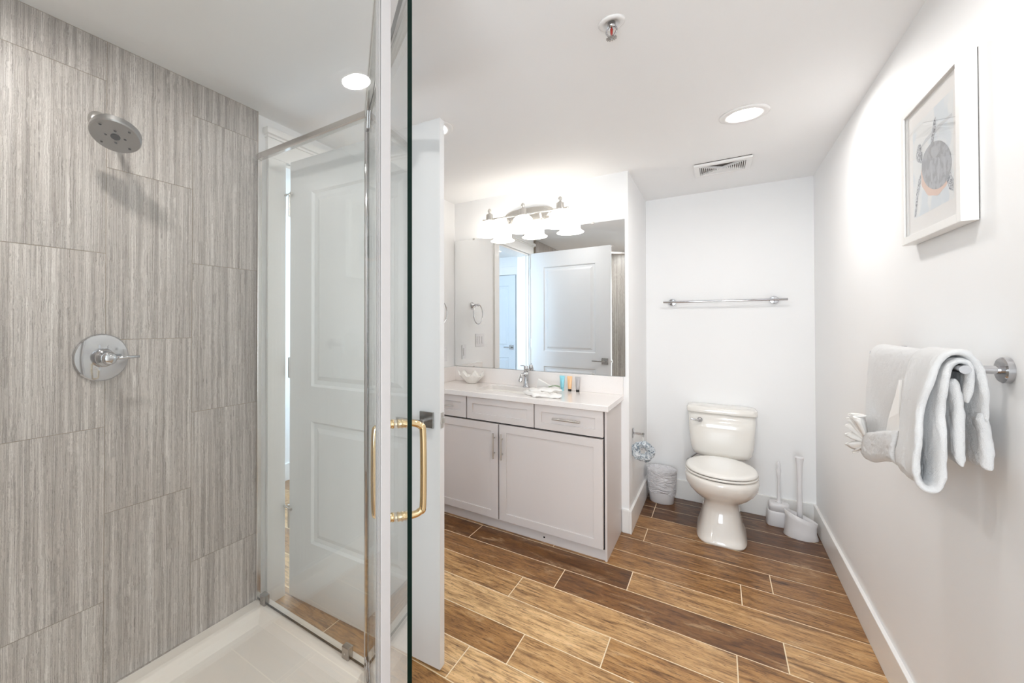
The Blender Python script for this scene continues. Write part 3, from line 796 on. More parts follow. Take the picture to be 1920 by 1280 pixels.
loft(b, [rr(sx0-0.02, sx1+0.02, sy0-0.02, sy1+0.02, 0.04, zz), rr(sx0-e_, sx1+e_, sy0-e_, sy1+e_, 0.036, zz), rr(sx0+0.004, sx1-0.004, sy0+0.004, sy1-0.004, 0.036, zz-0.07), rr(sx0+0.02, sx1-0.02, sy0+0.02, sy1-0.02, 0.05, zz-0.125), rr(sx0+0.06, sx1-0.06, sy0+0.06, sy1-0.06, 0.05, zz-0.135)], False, True)
sk = obj('sink', b, M['por'], None, smooth=True); so = sk.modifiers.new('sol', 'SOLIDIFY'); so.thickness = 0.006; so.offset = 1
tag(sk, 'rectangular white undermount sink set into the quartz countertop', 'sink')
b = NB(); lathe(b, (-1.18, 2.80, zz-0.1345), (0, 0, 1), [(0, 0.022), (0.002, 0.022), (0.003, 0.018), (0.001, 0.012), (0.001, 0)], 24); obj('drain', b, M['chrome'], sk)

# faucet
fx, fy = -1.130, 2.955
t = thing('faucet', 'chrome single-lever faucet behind the sink', 'faucet', (fx, fy, CT))
b = NB(); lathe(b, (fx, fy, CT), (0, 0, 1), [(0, 0.025), (0.006, 0.0245), (0.012, 0.019), (0.05, 0.0165), (0.09, 0.0175), (0.112, 0.018)], 32); obj('body', b, M['chrome'], t, smooth=True)
b = NB(); lathe(b, (fx, fy, CT+0.114), (0, 0, 1), [(0, 0.0175), (0.03, 0.0165), (0.04, 0.013), (0.042, 0)], 32); obj('handle', b, M['chrome'], t, smooth=True)
b = NB(); tube(b, smooth_curve([(fx, fy-0.005, CT+0.150), (fx-0.01, fy-0.03, CT+0.158), (fx-0.018, fy-0.06, CT+0.160)], 5), 0.0035, 10); obj('lever', b, M['chrome'], t, smooth=True)
b = NB(); tube(b, smooth_curve([(fx, fy-0.008, CT+0.085), (fx, fy-0.05, CT+0.100), (fx, fy-0.085, CT+0.092), (fx, fy-0.105, CT+0.066)], 6), 0.011, 16, radii=None); obj('spout', b, M['chrome'], t, smooth=True)
b = NB(); cyl(b, (fx, fy-0.104, CT+0.070), (fx, fy-0.112, CT+0.052), 0.0125, n=20); obj('aerator', b, M['chrome'], t)

# mirror with clips
MX0, MX1, MZ0, MZ1 = XL+0.003, -0.487, 1.0035, 2.026
b = NB(); box(b, MX0, MX1, YV-0.006, YV-0.0005, MZ0, MZ1); b.faces.ensure_lookup_table()
for f in b.faces: f.material_index = 0 if f.calc_center_median().y < YV-0.0055 else 1
mir = obj('mirror', b, [M['mirror'], M['edge']], None); tag(mir, 'large frameless wall mirror over the vanity backsplash', 'mirror')
for x, z in ((-1.58, MZ1), (-0.68, MZ1), (-1.58, MZ0), (-0.68, MZ0)):
    b = NB(); zc = z; box(b, x-0.009, x+0.009, YV-0.009, YV-0.0062, zc-0.002 if z == MZ0 else zc-0.008, zc+0.008 if z == MZ0 else zc+0.006)
    obj('clip', b, M['nickel'], mir, bevel=0.001)

# vanity light bar
t = thing('vanity_light', 'nickel three-shade light bar above the mirror', 'wall light', (-1.13, YV, 2.14))
b = NB()
ring0 = [(x, z) for x, _, z in [(p[0], 0, p[1]) for p in [(-1.13+0.185*math.copysign(abs(math.cos(a))**0.7, math.cos(a)), 2.150+0.055*math.copysign(abs(math.sin(a))**0.8, math.sin(a))) for a in [2*PI*i/48 for i in range(48)]]]]
def plate_ring(s, y): return [(-1.13+(x+1.13)*s, y, 2.150+(z-2.150)*s) for x, z in ring0]
loft(b, [plate_ring(1, YV-0.0005), plate_ring(1, YV-0.006), plate_ring(0.94, YV-0.012), plate_ring(0.90, YV-0.012), plate_ring(0.84, YV-0.02)])
obj('backplate', b, M['nickel'], t, smooth=True); t.children[-1].modifiers.new('es', 'EDGE_SPLIT').split_angle = math.radians(35)
LY = 2.885
b = NB(); cyl(b, (-1.435, LY, 2.126), (-0.812, LY, 2.126), 0.0065, n=16)
for x in (-1.435, -0.812): lathe(b, (x-0.006, LY, 2.126), (1, 0, 0), [(0, 0.004), (0.003, 0.009), (0.009, 0.009), (0.012, 0.004)], 16)
for x in (-1.255, -1.0): tube(b, smooth_curve([(x, YV-0.02, 2.135), (x, YV-0.06, 2.095), (x, YV-0.10, 2.09), (x, LY, 2.124)], 6), 0.006, 12)
obj('light_bar', b, M['nickel'], t, smooth=True)
for x in (-1.385, -1.125, -0.862):
    b = NB(); lathe(b, (x, LY, 2.118), (0, 0, 1), [(0, 0.031), (0.008, 0.031), (0.010, 0.0265), (0.046, 0.0245), (0.050, 0.019), (0.056, 0.009), (0.060, 0.007), (0.064, 0.009), (0.068, 0.0125), (0.076, 0.0135), (0.084, 0.011), (0.090, 0.006), (0.093, 0.0)], 28)
    sc_ = obj('socket_cap', b, M['nickel'], t, smooth=True); sc_.modifiers.new('es', 'EDGE_SPLIT').split_angle = math.radians(40)
    prof = [(0.0, 0.030), (0.008, 0.050), (0.022, 0.063), (0.046, 0.069), (0.068, 0.066), (0.088, 0.067), (0.102, 0.077), (0.111, 0.092)]
    b = NB(); lathe(b, (x, LY, 2.117), (0, 0, -1), prof, 40)
    b.faces.ensure_lookup_table()
    bmesh.ops.delete(b, geom=[f for f in b.faces if len(f.verts) > 4], context='FACES')
    sh = obj('glass_shade', b, M['shade'], t, smooth=True); so = sh.modifiers.new('sol', 'SOLIDIFY'); so.thickness = 0.004; so.offset = 0

# ------------------------------------------------------------------ things on the counter
def shell_bowl():
    bx_, by_ = -1.555, 2.915; n = 96; b = NB(); ringsp = []
    prof = [(0.0, 0.030), (0.004, 0.040), (0.030, 0.062), (0.055, 0.086), (0.068, 0.098)]
    for i, (z, r) in enumerate(prof):
        f = i/4; ring = []
        for k in range(n):
            a = 2*PI*k/n; w_ = 0.5+0.5*math.cos(7*a+0.9); w2 = w_**2.2
            zz_ = CT+z+(0.036*w2-0.010)*f**2.5; rr_ = r*(1+(0.06*w_-0.02)*f)
            ring.append((bx_+rr_*1.06*math.cos(a), by_+rr_*0.80*math.sin(a), max(zz_, CT+z*0.3)))
        ringsp.append(ring)
    loft(b, ringsp, True, False)
    o = obj('shell_bowl', b, M['shellw'], None, smooth=True); s = o.modifiers.new('sol', 'SOLIDIFY'); s.thickness = 0.004; s.offset = -1
    tag(o, 'white ceramic clam shell dish with pointed scalloped rim on the counter', 'bowl')
shell_bowl()
def tube_bottle(x, y, body, cap, label, h=0.103):
    t = thing('toiletry_tube', label, 'tube', (x, y, CT), 'small toiletry tubes on the counter')
    b = NB(); loft(b, [sup(x, y, CT+0.016, 0.0115, 0.0115, 2, 24), sup(x, y, CT+0.03, 0.0125, 0.0115, 2, 24), sup(x, y, CT+0.07, 0.0150, 0.007, 2, 24), sup(x, y, CT+h-0.010, 0.0168, 0.0022, 2.4, 24), sup(x, y, CT+h-0.009, 0.0170, 0.0010, 3, 24), sup(x, y, CT+h, 0.0170, 0.0010, 3, 24)])
    obj('body', b, body, t, smooth=True)
    b = NB(); cyl(b, (x, y, CT), (x, y, CT+0.0162), 0.0108, n=20); obj('cap', b, cap, t, bevel=0.001)
tube_bottle(-0.872, 2.955, M['cyan'], M['cyan'], 'aqua toiletry tube, nearest the faucet of the three tubes')
tube_bottle(-0.822, 2.955, M['peach'], M['black'], 'peach toiletry tube with black cap, middle of the three tubes')
tube_bottle(-0.768, 2.950, M['grey'], M['black'], 'silver grey toiletry tube with black cap beside the peach one')

def pillow_cloth(bm, cx, cy, z, lx, ly, hz, rot, seed, n=22, lift=0.0):
    """soft folded cloth: rounded box with rumples"""
    T = Matrix.Translation((cx, cy, z)) @ Matrix.Rotation(math.radians(rot), 4, 'Z')
    rings = []
    for i in range(n+1):
        s = -1+2*i/n; e = max(0.08, (1-abs(s)**5)) ; ring = []
        for k in range(20):
            a = 2*PI*k/20; c_, s_ = math.cos(a), math.sin(a)
            x = s*lx/2; y = ly/2*abs(c_)**0.6*math.copysign(1, c_)*(0.85+0.15*e)
            zz_ = hz/2*(1+abs(s_)**0.6*math.copysign(1, s_)*e)
            p = Vector((x, y, zz_)); nz = noise.noise(Vector((x*34+seed, y*38, zz_*8)))*0.011+abs(noise.noise(Vector((x*20+y*60+seed, 3, seed))))*0.008-0.003
            p.z = max(0.0005, p.z+nz+lift*(s+1)/2); p.y += nz*0.7; ring.append(T @ p)
        rings.append(ring)
    loft(bm, rings)
t = thing('folded_washcloths', 'pile of folded white washcloths on the counter beside the sink', 'washcloth', (-0.90, 2.66, CT))
b = NB(); pillow_cloth(b, -0.868, 2.63, CT, 0.17, 0.075, 0.026, 14, 1.0); obj('rolled_cloth', b, M['linen'], t, smooth=True)
b = NB(); pillow_cloth(b, -0.955, 2.645, CT, 0.16, 0.085, 0.030, -38, 5.0); obj('twisted_cloth', b, M['linen'], t, smooth=True)
b = NB(); pillow_cloth(b, -0.905, 2.70, CT+0.018, 0.20, 0.08, 0.026, 24, 9.0, lift=0.008); obj('top_cloth', b, M['linen'], t, smooth=True)
b = NB()  # standing triangular fold
A_, B_, C_ = Vector((-1.005, 2.800, CT+0.001)), Vector((-0.848, 2.775, CT+0.028)), Vector((-0.985, 2.790, CT+0.092))
for o_ in (0, 1):
    pass
th_ = Vector((0.004, 0.012, 0))
va = [b.verts.new(p) for p in (A_, B_, C_)]; vb = [b.verts.new(p+th_) for p in (A_, B_, C_)]
b.faces.new(va[::-1]); b.faces.new(vb)
for k in range(3): b.faces.new((va[k], va[(k+1) % 3], vb[(k+1) % 3], vb[k]))
obj('triangle_fold', b, M['linen'], t, bevel=0.004, seg=3)
# leaf
def leafy():
    b = NB(); c = Vector((-0.868, 2.765, CT+0.052)); n = 12
    L1, L2 = [], []
    for i in range(n+1):
        s = i/n; wv = 0.018*math.sin(PI*s)**0.8; x = -0.038+0.076*s; z = 0.008*math.sin(PI*s)-0.006+0.3*x*0.3
        L1.append(b.verts.new(c+Vector((x, wv+0.0005, z+0.004)))); L2.append((b.verts.new(c+Vector((x, 0, z))), b.verts.new(c+Vector((x, -wv-0.0005, z+0.004)))))
    for i in range(n):
        b.faces.new((L1[i], L1[i+1], L2[i+1][0], L2[i][0])); b.faces.new((L2[i][0], L2[i+1][0], L2[i+1][1], L2[i][1]))
    o = obj('green_leaf', b, M['green'], None, smooth=True); s = o.modifiers.new('s', 'SOLIDIFY'); s.thickness = 0.002
    tag(o, 'pale green leaf garnish lying on the folded washcloths', 'leaf')
leafy()

# ------------------------------------------------------------------ towel ring, switches on the left wall
t = thing('towel_ring', 'chrome towel ring on the left wall beside the vanity mirror', 'towel ring', (XL, 2.70, 1.42))
b = NB(); lathe(b, (XL, 2.70, 1.512), (1, 0, 0), [(0, 0.025), (0.008, 0.025), (0.011, 0.021), (0.012, 0.010), (0.055, 0.009), (0.06, 0.012), (0.068, 0.012), (0.07, 0)], 28); obj('post', b, M['chrome'], t, smooth=True)
b = NB(); tube(b, [(XL+0.062, 2.70+0.085*math.sin(a), 1.43+0.085*math.cos(a)) for a in [2*PI*i/48 for i in range(48)]], 0.0045, 12, closed=True); obj('ring', b, M['chrome'], t, smooth=True)
def plate(yc, zc, w_, x=XL, sgn=1, n=1, label='', nm='light_switch'):
    t = thing(nm, label, 'light switch', (x, yc, zc-0.06))
    a0, a1 = sorted((x, x+sgn*0.005)); b = NB(); box(b, a0, a1, yc-w_/2, yc+w_/2, zc-0.058, zc+0.058); obj('wall_plate', b, M['plast'], t, bevel=0.002)
    for k in range(n):
        y = yc+(k-(n-1)/2)*0.046; a0, a1 = sorted((x+sgn*0.005, x+sgn*0.009)); b = NB(); box(b, a0, a1, y-0.016, y+0.016, zc-0.033, zc+0.033); obj('rocker', b, M['plast'], t, bevel=0.0015)
plate(2.848, 1.108, 0.072, label='white single switch plate on the left wall near the mirror')
plate(2.552, 1.200, 0.165, n=3, label='white three-gang switch plate on the left wall under the towel ring')
plate(1.00, 1.22, 0.118, x=XR, sgn=-1, n=2, label='white double switch plate on the right wall, seen only in the glass')

# ------------------------------------------------------------------ towel bar over the toilet
def bar(name, label, p, q, off, fl, flr=0.026, r=0.0075):
    """p,q bar ends; fl flange points on the wall; off = wall normal"""
    p, q, off = Vector(p), Vector(q), Vector(off)
    t = thing(name, label, 'towel bar', fl[0])
    b = NB(); cyl(b, p, q, r, n=20); obj('bar', b, M['chrome'], t, smooth=True); t.children[-1].modifiers.new('es', 'EDGE_SPLIT').split_angle = math.radians(40)
    for f in fl:
        f = Vector(f); dist = (p-f).dot(off)
        b = NB(); lathe(b, f, off, [(0, flr), (0.010, flr), (0.013, flr-0.003), (0.014, 0.0095), (dist, 0.0085)], 36)
        obj('flange', b, M['chrome'], t, smooth=True); t.children[-1].modifiers.new('es', 'EDGE_SPLIT').split_angle = math.radians(40)
    return t
bar('towel_bar', 'empty chrome towel bar on the wall above the toilet', (-0.342, YB-0.065, 1.512), (0.384, YB-0.065, 1.512), (0, -1, 0), [(-0.288, YB, 1.512), (0.318, YB, 1.512)])
bar('towel_bar', 'chrome towel bar on the right wall holding the white towels', (XR-0.072, 2.20, 1.238), (XR-0.072, 1.50, 1.238), (-1, 0, 0), [(XR, 2.165, 1.238), (XR, 1.535, 1.238)], 0.029, 0.0095)

# ------------------------------------------------------------------ toilet
tx = 0.010
t = thing('toilet', 'cream white two-piece toilet with closed lid in the alcove', 'toilet', (tx, 3.5, 0))
b = NB()
rg = []
for z, hw, yf, yb_, n_ in ((0, 0.128, 3.145, 3.66, 4.2), (0.012, 0.130, 3.143, 3.665, 4.2), (0.03, 0.122, 3.155, 3.66, 4.0), (0.10, 0.106, 3.19, 3.65, 3.8), (0.17, 0.094, 3.222, 3.65, 3.5), (0.225, 0.094, 3.22, 3.66, 2.9),
                          (0.25, 0.112, 3.19, 3.67, 2.3), (0.275, 0.140, 3.145, 3.68, 2.2), (0.305, 0.166, 3.105, 3.69, 2.15), (0.34, 0.184, 3.078, 3.70, 2.15), (0.375, 0.190, 3.070, 3.70, 2.15), (0.398, 0.188, 3.074, 3.70, 2.2), (0.406, 0.180, 3.085, 3.70, 2.2)):
    yc = (yf+yb_)/2 if z < 0.25 else 3.30
    rg.append(sup(tx, yc, z, hw, yc-yf, n_, 48, yb_-yc))
loft(b, rg); obj('bowl', b, M['por'], t, smooth=True)
def egg(z, grow=0.0, k=48):
    return sup(tx, 3.30, z, 0.186+grow, 0.226+grow, 2.15, k, 0.25+grow)
b = NB(); loft(b, [egg(0.4095, -0.005), egg(0.411, 0.0), egg(0.4195, 0.001), egg(0.4225, -0.003)]); obj('seat', b, M['seat'], t, smooth=True)
b = NB(); loft(b, [egg(0.4265, -0.006), egg(0.428, -0.001), egg(0.437, -0.002), egg(0.444, -0.012), egg(0.448, -0.04), egg(0.4495, -0.12)]); obj('lid', b, M['seat'], t, smooth=True)
b = NB(); loft(b, [egg(0.4035, -0.009), egg(0.4275, -0.009)]); obj('seat_gap_shade', b, M['dark'], t)  # dark insert painted as the shade between seat and lid
for s in (-1, 1):
    b = NB(); cyl(b, (tx+s*0.07-0.02, 3.568, 0.420), (tx+s*0.07+0.02, 3.568, 0.420), 0.010, n=16)
    obj('lid_hinge', b, M['seat'], t, smooth=True)
b = NB(); tk = 0.014
rg = []
for z, hw, hd2, n_ in ((0.400, 0.10, 0.05, 2.5), (0.402, 0.145, 0.075, 3), (0.415, 0.163, 0.084, 3.6), (0.44, 0.175, 0.089, 4.2), (0.50, 0.184, 0.092, 4.6), (0.60, 0.190, 0.094, 5), (0.712, 0.194, 0.095, 5)):
    rg.append(sup(tk, 3.735, z, hw, hd2, n_, 56))
loft(b, rg); obj('tank', b, M['por'], t, smooth=True)
b = NB(); rg = [sup(tk, 3.733, z, 0.203+g, 0.104+g, 5, 56) for z, g in ((0.7125, -0.008), (0.714, -0.001), (0.718, 0.0), (0.742, 0.0), (0.751, -0.006), (0.755, -0.016), (0.756, -0.04))]
loft(b, rg); obj('tank_lid', b, M['por'], t, smooth=True)
b = NB(); lathe(b, (tk-0.122, 3.642, 0.662), (0, -1, 0), [(0, 0.017), (0.006, 0.017), (0.010, 0.013), (0.018, 0.010)], 24)
tube(b, smooth_curve([(tk-0.122, 3.626, 0.662), (tk-0.140, 3.620, 0.660), (tk-0.165, 3.618, 0.664), (tk-0.176, 3.618, 0.666)], 5), 0.006, 12)
obj('flush_lever', b, M['chrome'], t, smooth=True)
b = NB(); tube(b, smooth_curve([(-0.17, YB-0.004, 0.30), (-0.17, YB-0.05, 0.31), (-0.165, YB-0.06, 0.35), (-0.12, 3.745, 0.402)], 6), 0.006, 12)
cyl(b, (-0.17, YB-0.004, 0.30), (-0.17, YB-0.07, 0.30), 0.014, n=20); cyl(b, (-0.17, YB-0.0005, 0.30), (-0.17, YB-0.006, 0.30), 0.03, n=24)
obj('supply_line', b, M['chrome'], t, smooth=True)

# ------------------------------------------------------------------ waste bin with bag
bx_, by_ = -0.352, 3.70
t = thing('waste_bin', 'small white waste bin lined with a crumpled plastic bag left of the toilet', 'waste bin', (bx_, by_, 0))
b = NB(); loft(b, [sup(bx_, by_, z, r, r*0.9, 2.2, 40) for z, r in ((0.0, 0.074), (0.004, 0.078), (0.12, 0.088), (0.245, 0.0965))], True, False)
o = obj('bucket', b, M['plast'], t, smooth=True); so = o.modifiers.new('s', 'SOLIDIFY'); so.thickness = 0.003; so.offset = -1
b = NB(); rg = []
n = 72
for z, r, amp in ((0.075, 0.0885, 0.002), (0.10, 0.0905, 0.003), (0.14, 0.0935, 0.0035), (0.18, 0.0965, 0.003), (0.22, 0.0985, 0.0025), (0.245, 0.1005, 0.001), (0.252, 0.0995, 0.001), (0.25, 0.094, 0.001), (0.24, 0.090, 0.002), (0.225, 0.075, 0.004), (0.215, 0.04, 0.005)):
    ring = []
    for k in range(n):
        a = 2*PI*k/n; q = noise.noise(Vector((math.cos(a)*4, math.sin(a)*4, z*26)))*amp*1.6
        lowcut = 0.03*noise.noise(Vector((math.cos(a)*1.3, math.sin(a)*1.3, 3.3))) if z < 0.11 and r < 0.095 else 0
        ring.append((bx_+(r+abs(q))*math.cos(a), by_+(r*0.9+abs(q))*math.sin(a), z+lowcut+(0.002*math.sin(7*a) if 0.24 < z < 0.26 else 0)))
    rg.append(ring)
loft(b, rg, False, True); obj('bag_liner', b, M['bag'], t, smooth=True)

# toilet brush
bx_, by_ = 0.325, 3.735
t = thing('toilet_brush', 'white toilet brush standing in its square holder right of the toilet', 'toilet brush', (bx_, by_, 0))
b = NB(); loft(b, [sup(bx_, by_, z, a, a*0.9, 4.5, 40) for z, a in ((0, 0.066), (0.004, 0.068), (0.085, 0.060), (0.096, 0.058), (0.097, 0.054))]); obj('holder', b, M['plast'], t, smooth=True)
b = NB(); loft(b, [sup(bx_, by_, z, a, a*0.9, 4.5, 40) for z, a in ((0.0972, 0.055), (0.135, 0.054), (0.145, 0.050), (0.147, 0.044))]); obj('holder_lid', b, M['plast'], t, smooth=True)
b = NB(); lathe(b, (bx_, by_, 0.147), (0, 0, 1), [(0, 0.018), (0.004, 0.012), (0.02, 0.0085), (0.15, 0.0065), (0.18, 0.010), (0.215, 0.0135), (0.228, 0.0075), (0.245, 0.0105), (0.262, 0.009), (0.272, 0.004), (0.274, 0)], 24); obj('handle', b, M['plast'], t, smooth=True)
# plunger with slanted caddy
bx_, by_ = 0.418, 3.60
t = thing('plunger', 'white plunger standing in a slant-topped caddy in the right corner', 'plunger', (bx_, by_, 0))
b = NB(); n = 48; rg = []
for f, r in ((0, 0.083), (0.02, 0.084), (0.35, 0.074), (0.75, 0.074), (1.0, 0.080)):
    ring = []
    for k in range(n):
        a = 2*PI*k/n; top = 0.128-0.030*math.cos(a)-0.006*math.sin(a)
        ring.append((bx_+r*math.cos(a), by_+r*0.86*math.sin(a), top*f))
    rg.append(ring)
loft(b, rg, True, False); o = obj('caddy', b, M['plast'], t, smooth=True); so = o.modifiers.new('s', 'SOLIDIFY'); so.thickness = 0.004; so.offset = -1
b = NB(); lathe(b, (bx_, by_, 0.02), (0, 0, 1), [(0, 0.055), (0.03, 0.058), (0.05, 0.04), (0.06, 0.018)], 32); obj('cup', b, M['rubber'], t, smooth=True)
b = NB(); lathe(b, (bx_-0.004, by_, 0.078), (0, 0, 1), [(0, 0.014), (0.12, 0.0135), (0.26, 0.0115), (0.37, 0.015), (0.415, 0.021), (0.42, 0.022), (0.424, 0.020), (0.425, 0)], 28); obj('handle', b, M['plast'], t, smooth=True)

# toilet paper holder and wrapped roll
t = thing('paper_holder', 'chrome toilet paper arm on the alcove side wall', 'toilet paper holder', (XA, 3.15, 0.595))
b = NB(); box(b, XA, XA+0.008, 3.132, 3.168, 0.585, 0.645); obj('wall_plate', b, M['chrome'], t, bevel=0.002)
b = NB(); box(b, XA+0.008, XA+0.068, 3.143, 3.157, 0.608, 0.622); box(b, XA+0.056, XA+0.068, 3.143, 3.159, 0.596, 0.622); obj('arm', b, M['chrome'], t, bevel=0.0015)
wb = Vector((-0.403, 3.135, 0.505)); b = NB(); n, k_ = 60, 14
fa = Vector((0.22, -0.97, 0)).normalized(); fu = Vector((0.97, 0.22, 0)).normalized(); fz = Vector((0, 0, 1)); V_ = []
for i in range(n):
    a = 2*PI*i/n; R0 = 0.043*(1+0.07*math.sin(5*a+1)); rr2 = 0.026*(1+0.14*noise.noise(Vector((math.cos(a)*3, math.sin(a)*3, 1))))
    row = []
    for j in range(k_):
        c_ = 2*PI*j/k_; nz = 0.004*noise.noise(Vector((math.cos(a)*6, math.sin(a)*6, math.cos(c_)*2+5)))
        rad = R0+(rr2+nz)*math.cos(c_); row.append(b.verts.new(wb+fu*rad*math.cos(a)+fz*rad*math.sin(a)+fa*(0.018+nz)*math.sin(c_)))
    V_.append(row)
for i in range(n):
    for j in range(k_): b.faces.new((V_[i][j], V_[(i+1) % n][j], V_[(i+1) % n][(j+1) % k_], V_[i][(j+1) % k_]))
o = obj('wrapped_paper_ring', b, M['film'], None, smooth=True); tag(o, 'blue-grey plastic wrapped paper ring hanging from the chrome arm', 'toilet paper')
b = NB(); tube(b, smooth_curve([(XA+0.063, 3.146, 0.628), (XA+0.063, 3.139, 0.600), (wb.x, wb.y-0.001, 0.56), (wb.x, wb.y, 0.525)], 5), 0.0022, 8); obj('cord', b, M['nickel'], o, smooth=True)

# ------------------------------------------------------------------ towels on the right wall bar
BX = XR-0.072; BZ = 1.238
def drape(name, parent, m_, y0, y1, prof, th=0.012, amp=0.003, seed=0.0, ny=16, tilt=0.0, sub=1):
    """prof: (x,z) path of the sheet's mid-surface, wrapped over the bar; extruded from y0 to y1"""
    pts = smooth_curve([(x, 0, z) for x, z in prof], 6); b = NB(); V = []
    for i, p in enumerate(pts):
        row = []
        for j in range(ny+1):
            y = y0+(y1-y0)*j/ny; hang = max(0, BZ-p.z)
            q = noise.noise(Vector((y*14+seed, p.z*9, seed*3.1)))*amp*(0.3+hang*9) ; q2 = noise.noise(Vector((y*5+seed*2, p.z*12+7, 2.0)))*amp*1.5
            row.append(b.verts.new((p.x+q, y+q2+tilt*hang*(j/ny-0.5), p.z+0.3*q2)))
        V.append(row)
    for i in range(len(pts)-1):
        for j in range(ny): b.faces.new((V[i][j], V[i][j+1], V[i+1][j+1], V[i+1][j]))
    o = obj(name, b, m_, parent, smooth=True)
    s = o.modifiers.new('s', 'SOLIDIFY'); s.thickness = th; s.offset = 0
    bv = o.modifiers.new('b', 'BEVEL'); bv.width = th*0.42; bv.segments = 3; bv.limit_method = 'ANGLE'; bv.angle_limit = math.radians(60)
    if sub: ss = o.modifiers.new('ss', 'SUBSURF'); ss.levels = 1; ss.render_levels = 1
    return o
def strip(name, parent, m_, prof, y0, y1, th, amp, seed, ny=26, slant=0.0):
    """closed padded sheet: thickness built in, every surface rumpled like deep terry"""
    pts = smooth_curve([(x, 0, z) for x, z in prof], 9); b = NB(); np_ = len(pts)
    nrm = []
    for i in range(np_):
        d = pts[min(i+1, np_-1)]-pts[max(i-1, 0)]; d.normalize(); nrm.append(Vector((d.z, 0, -d.x)))
    def P(i, j, sd):
        f = j/ny; y = y0+(y1-y0)*f; p = pts[i]; hang = max(0, BZ-p.z)
        ed = min(f, 1-f)*2*ny; ee = min(i, np_-1-i)
        t_ = th/2*(1 if ed >= 3 else (0.45+0.55*math.sin(ed/3*PI/2)))*(1 if ee >= 3 else (0.4+0.6*math.sin(ee/3*PI/2)))
        big = noise.noise(Vector((y*9+seed, p.z*6, seed*3.1)))*amp*(0.4+hang*8)
        pile = (noise.noise(Vector((y*90+seed, p.z*90, p.x*90+sd*7)))+0.6*noise.noise(Vector((y*210, p.z*210, sd+seed))))*0.0024
        side = noise.noise(Vector((p.z*11+seed*2, f*2, 4.0)))*amp*1.6
        q = p+nrm[i]*(sd*t_+sd*pile+big); return Vector((q.x, y+side, q.z+slant*(0.5-f)*min(1, hang/0.12)))
    A = [[b.verts.new(P(i, j, 1)) for j in range(ny+1)] for i in range(np_)]
    B = [[b.verts.new(P(i, j, -1)) for j in range(ny+1)] for i in range(np_)]
    for G in (A, B):
        for i in range(np_-1):
            for j in range(ny): b.faces.new((G[i][j], G[i][j+1], G[i+1][j+1], G[i+1][j]))
    for i in range(np_-1):
        for j in (0, ny): b.faces.new((A[i][j], A[i+1][j], B[i+1][j], B[i][j]))
    for j in range(ny):
        for i in (0, np_-1): b.faces.new((A[i][j], A[i][j+1], B[i][j+1], B[i][j]))
    o = obj(name, b, m_, parent, smooth=True); ss = o.modifiers.new('ss', 'SUBSURF'); ss.levels = 1; ss.render_levels = 1
    return o
tw = thing('hand_towel', 'thick white terry towel folded over the near end of the right wall towel bar', 'towel', (BX, 1.60, BZ))
strip('front_fold', tw, M['terry'], [(BX+0.030, 1.12), (BX+0.030, 1.20), (BX+0.026, 1.245), (BX+0.002, 1.276), (BX-0.030, 1.258), (BX-0.050, 1.17), (BX-0.058, 1.06), (BX-0.060, 0.985), (BX-0.049, 0.958), (BX-0.039, 0.985), (BX-0.038, 1.07), (BX-0.031, 1.17), (BX-0.018, 1.240), (BX, 1.256), (BX+0.014, 1.240), (BX+0.014, 1.16)], 1.515, 1.672, 0.0145, 0.0095, 1.0)
strip('band_layer', tw, M['terry'], [(BX-0.010, 1.215), (BX-0.004, 1.16), (BX+0.002, 1.08), (BX+0.006, 1.012)], 1.525, 1.665, 0.018, 0.008, 8.0)
strip('back_layer', tw, M['terry'], [(BX+0.030, 1.14), (BX+0.036, 1.10), (BX+0.042, 1.05), (BX+0.045, 1.010)], 1.530, 1.665, 0.018, 0.008, 12.0)
tb = thing('bath_towel', 'white terry towel with folded pocket on the far end of the right wall bar', 'towel', (BX, 1.92, BZ))
strip('drape', tb, M['terry'], [(BX+0.030, 1.00), (BX+0.030, 1.15), (BX+0.026, 1.23), (BX, 1.266), (BX-0.028, 1.245), (BX-0.036, 1.15), (BX-0.036, 1.05), (BX-0.034, 0.965), (BX-0.044, 0.930), (BX-0.059, 0.938), (BX-0.061, 0.970), (BX-0.059, 1.012)], 1.690, 2.060, 0.017, 0.0055, 21.0, 40, slant=0.085)
# flat diagonal fold of a smooth cloth lying on the drape
b = NB(); pf = [(1.712, 1.19), (1.698, 1.10), (1.695, 1.00), (1.78, 0.985), (1.835, 0.990), (1.79, 1.07), (1.745, 1.15)]
fa_ = [b.verts.new((BX-0.052-0.004*math.sin(i*1.7), y, z)) for i, (y, z) in enumerate(pf)]; fb_ = [b.verts.new((BX-0.045, y, z)) for y, z in pf]
b.faces.new(fa_); b.faces.new(fb_[::-1])
for k in range(len(pf)): b.faces.new((fa_[k], fa_[(k+1) % len(pf)], fb_[(k+1) % len(pf)], fb_[k]))
obj('diagonal_fold', b, M['linen'], tb, bevel=0.003, seg=3)
# pleated washcloth fan tucked into the pocket: zigzag pleats running out to the far edge
b = NB(); n = 29; grid = []
root_ = Vector((BX-0.054, 1.975, 0.955))
for r in (0.0, 0.25, 0.5, 0.75, 1.0):
    row = []
    for i in range(n):
        f = i/(n-1); a = math.radians(-35+150*f)       # from far/downward round to up
        rad = 0.016+0.074*r
        y = root_.y+rad*math.cos(a)*0.95; z = root_.z+rad*math.sin(a)
        zig = math.sin(i*PI/2)*0.012*(0.25+r)
        row.append(b.verts.new((root_.x-0.006-0.022*r+zig, y, z)))
    grid.append(row)
for A, B in zip(grid, grid[1:]):
    for i in range(n-1): b.faces.new((A[i], A[i+1], B[i+1], B[i]))
hem_pts = [v.co.copy() for v in grid[-1]]
fan = obj('fan_washcloth', b, M['linen'], None, smooth=True); s_ = fan.modifiers.new('s', 'SOLIDIFY'); s_.thickness = 0.004
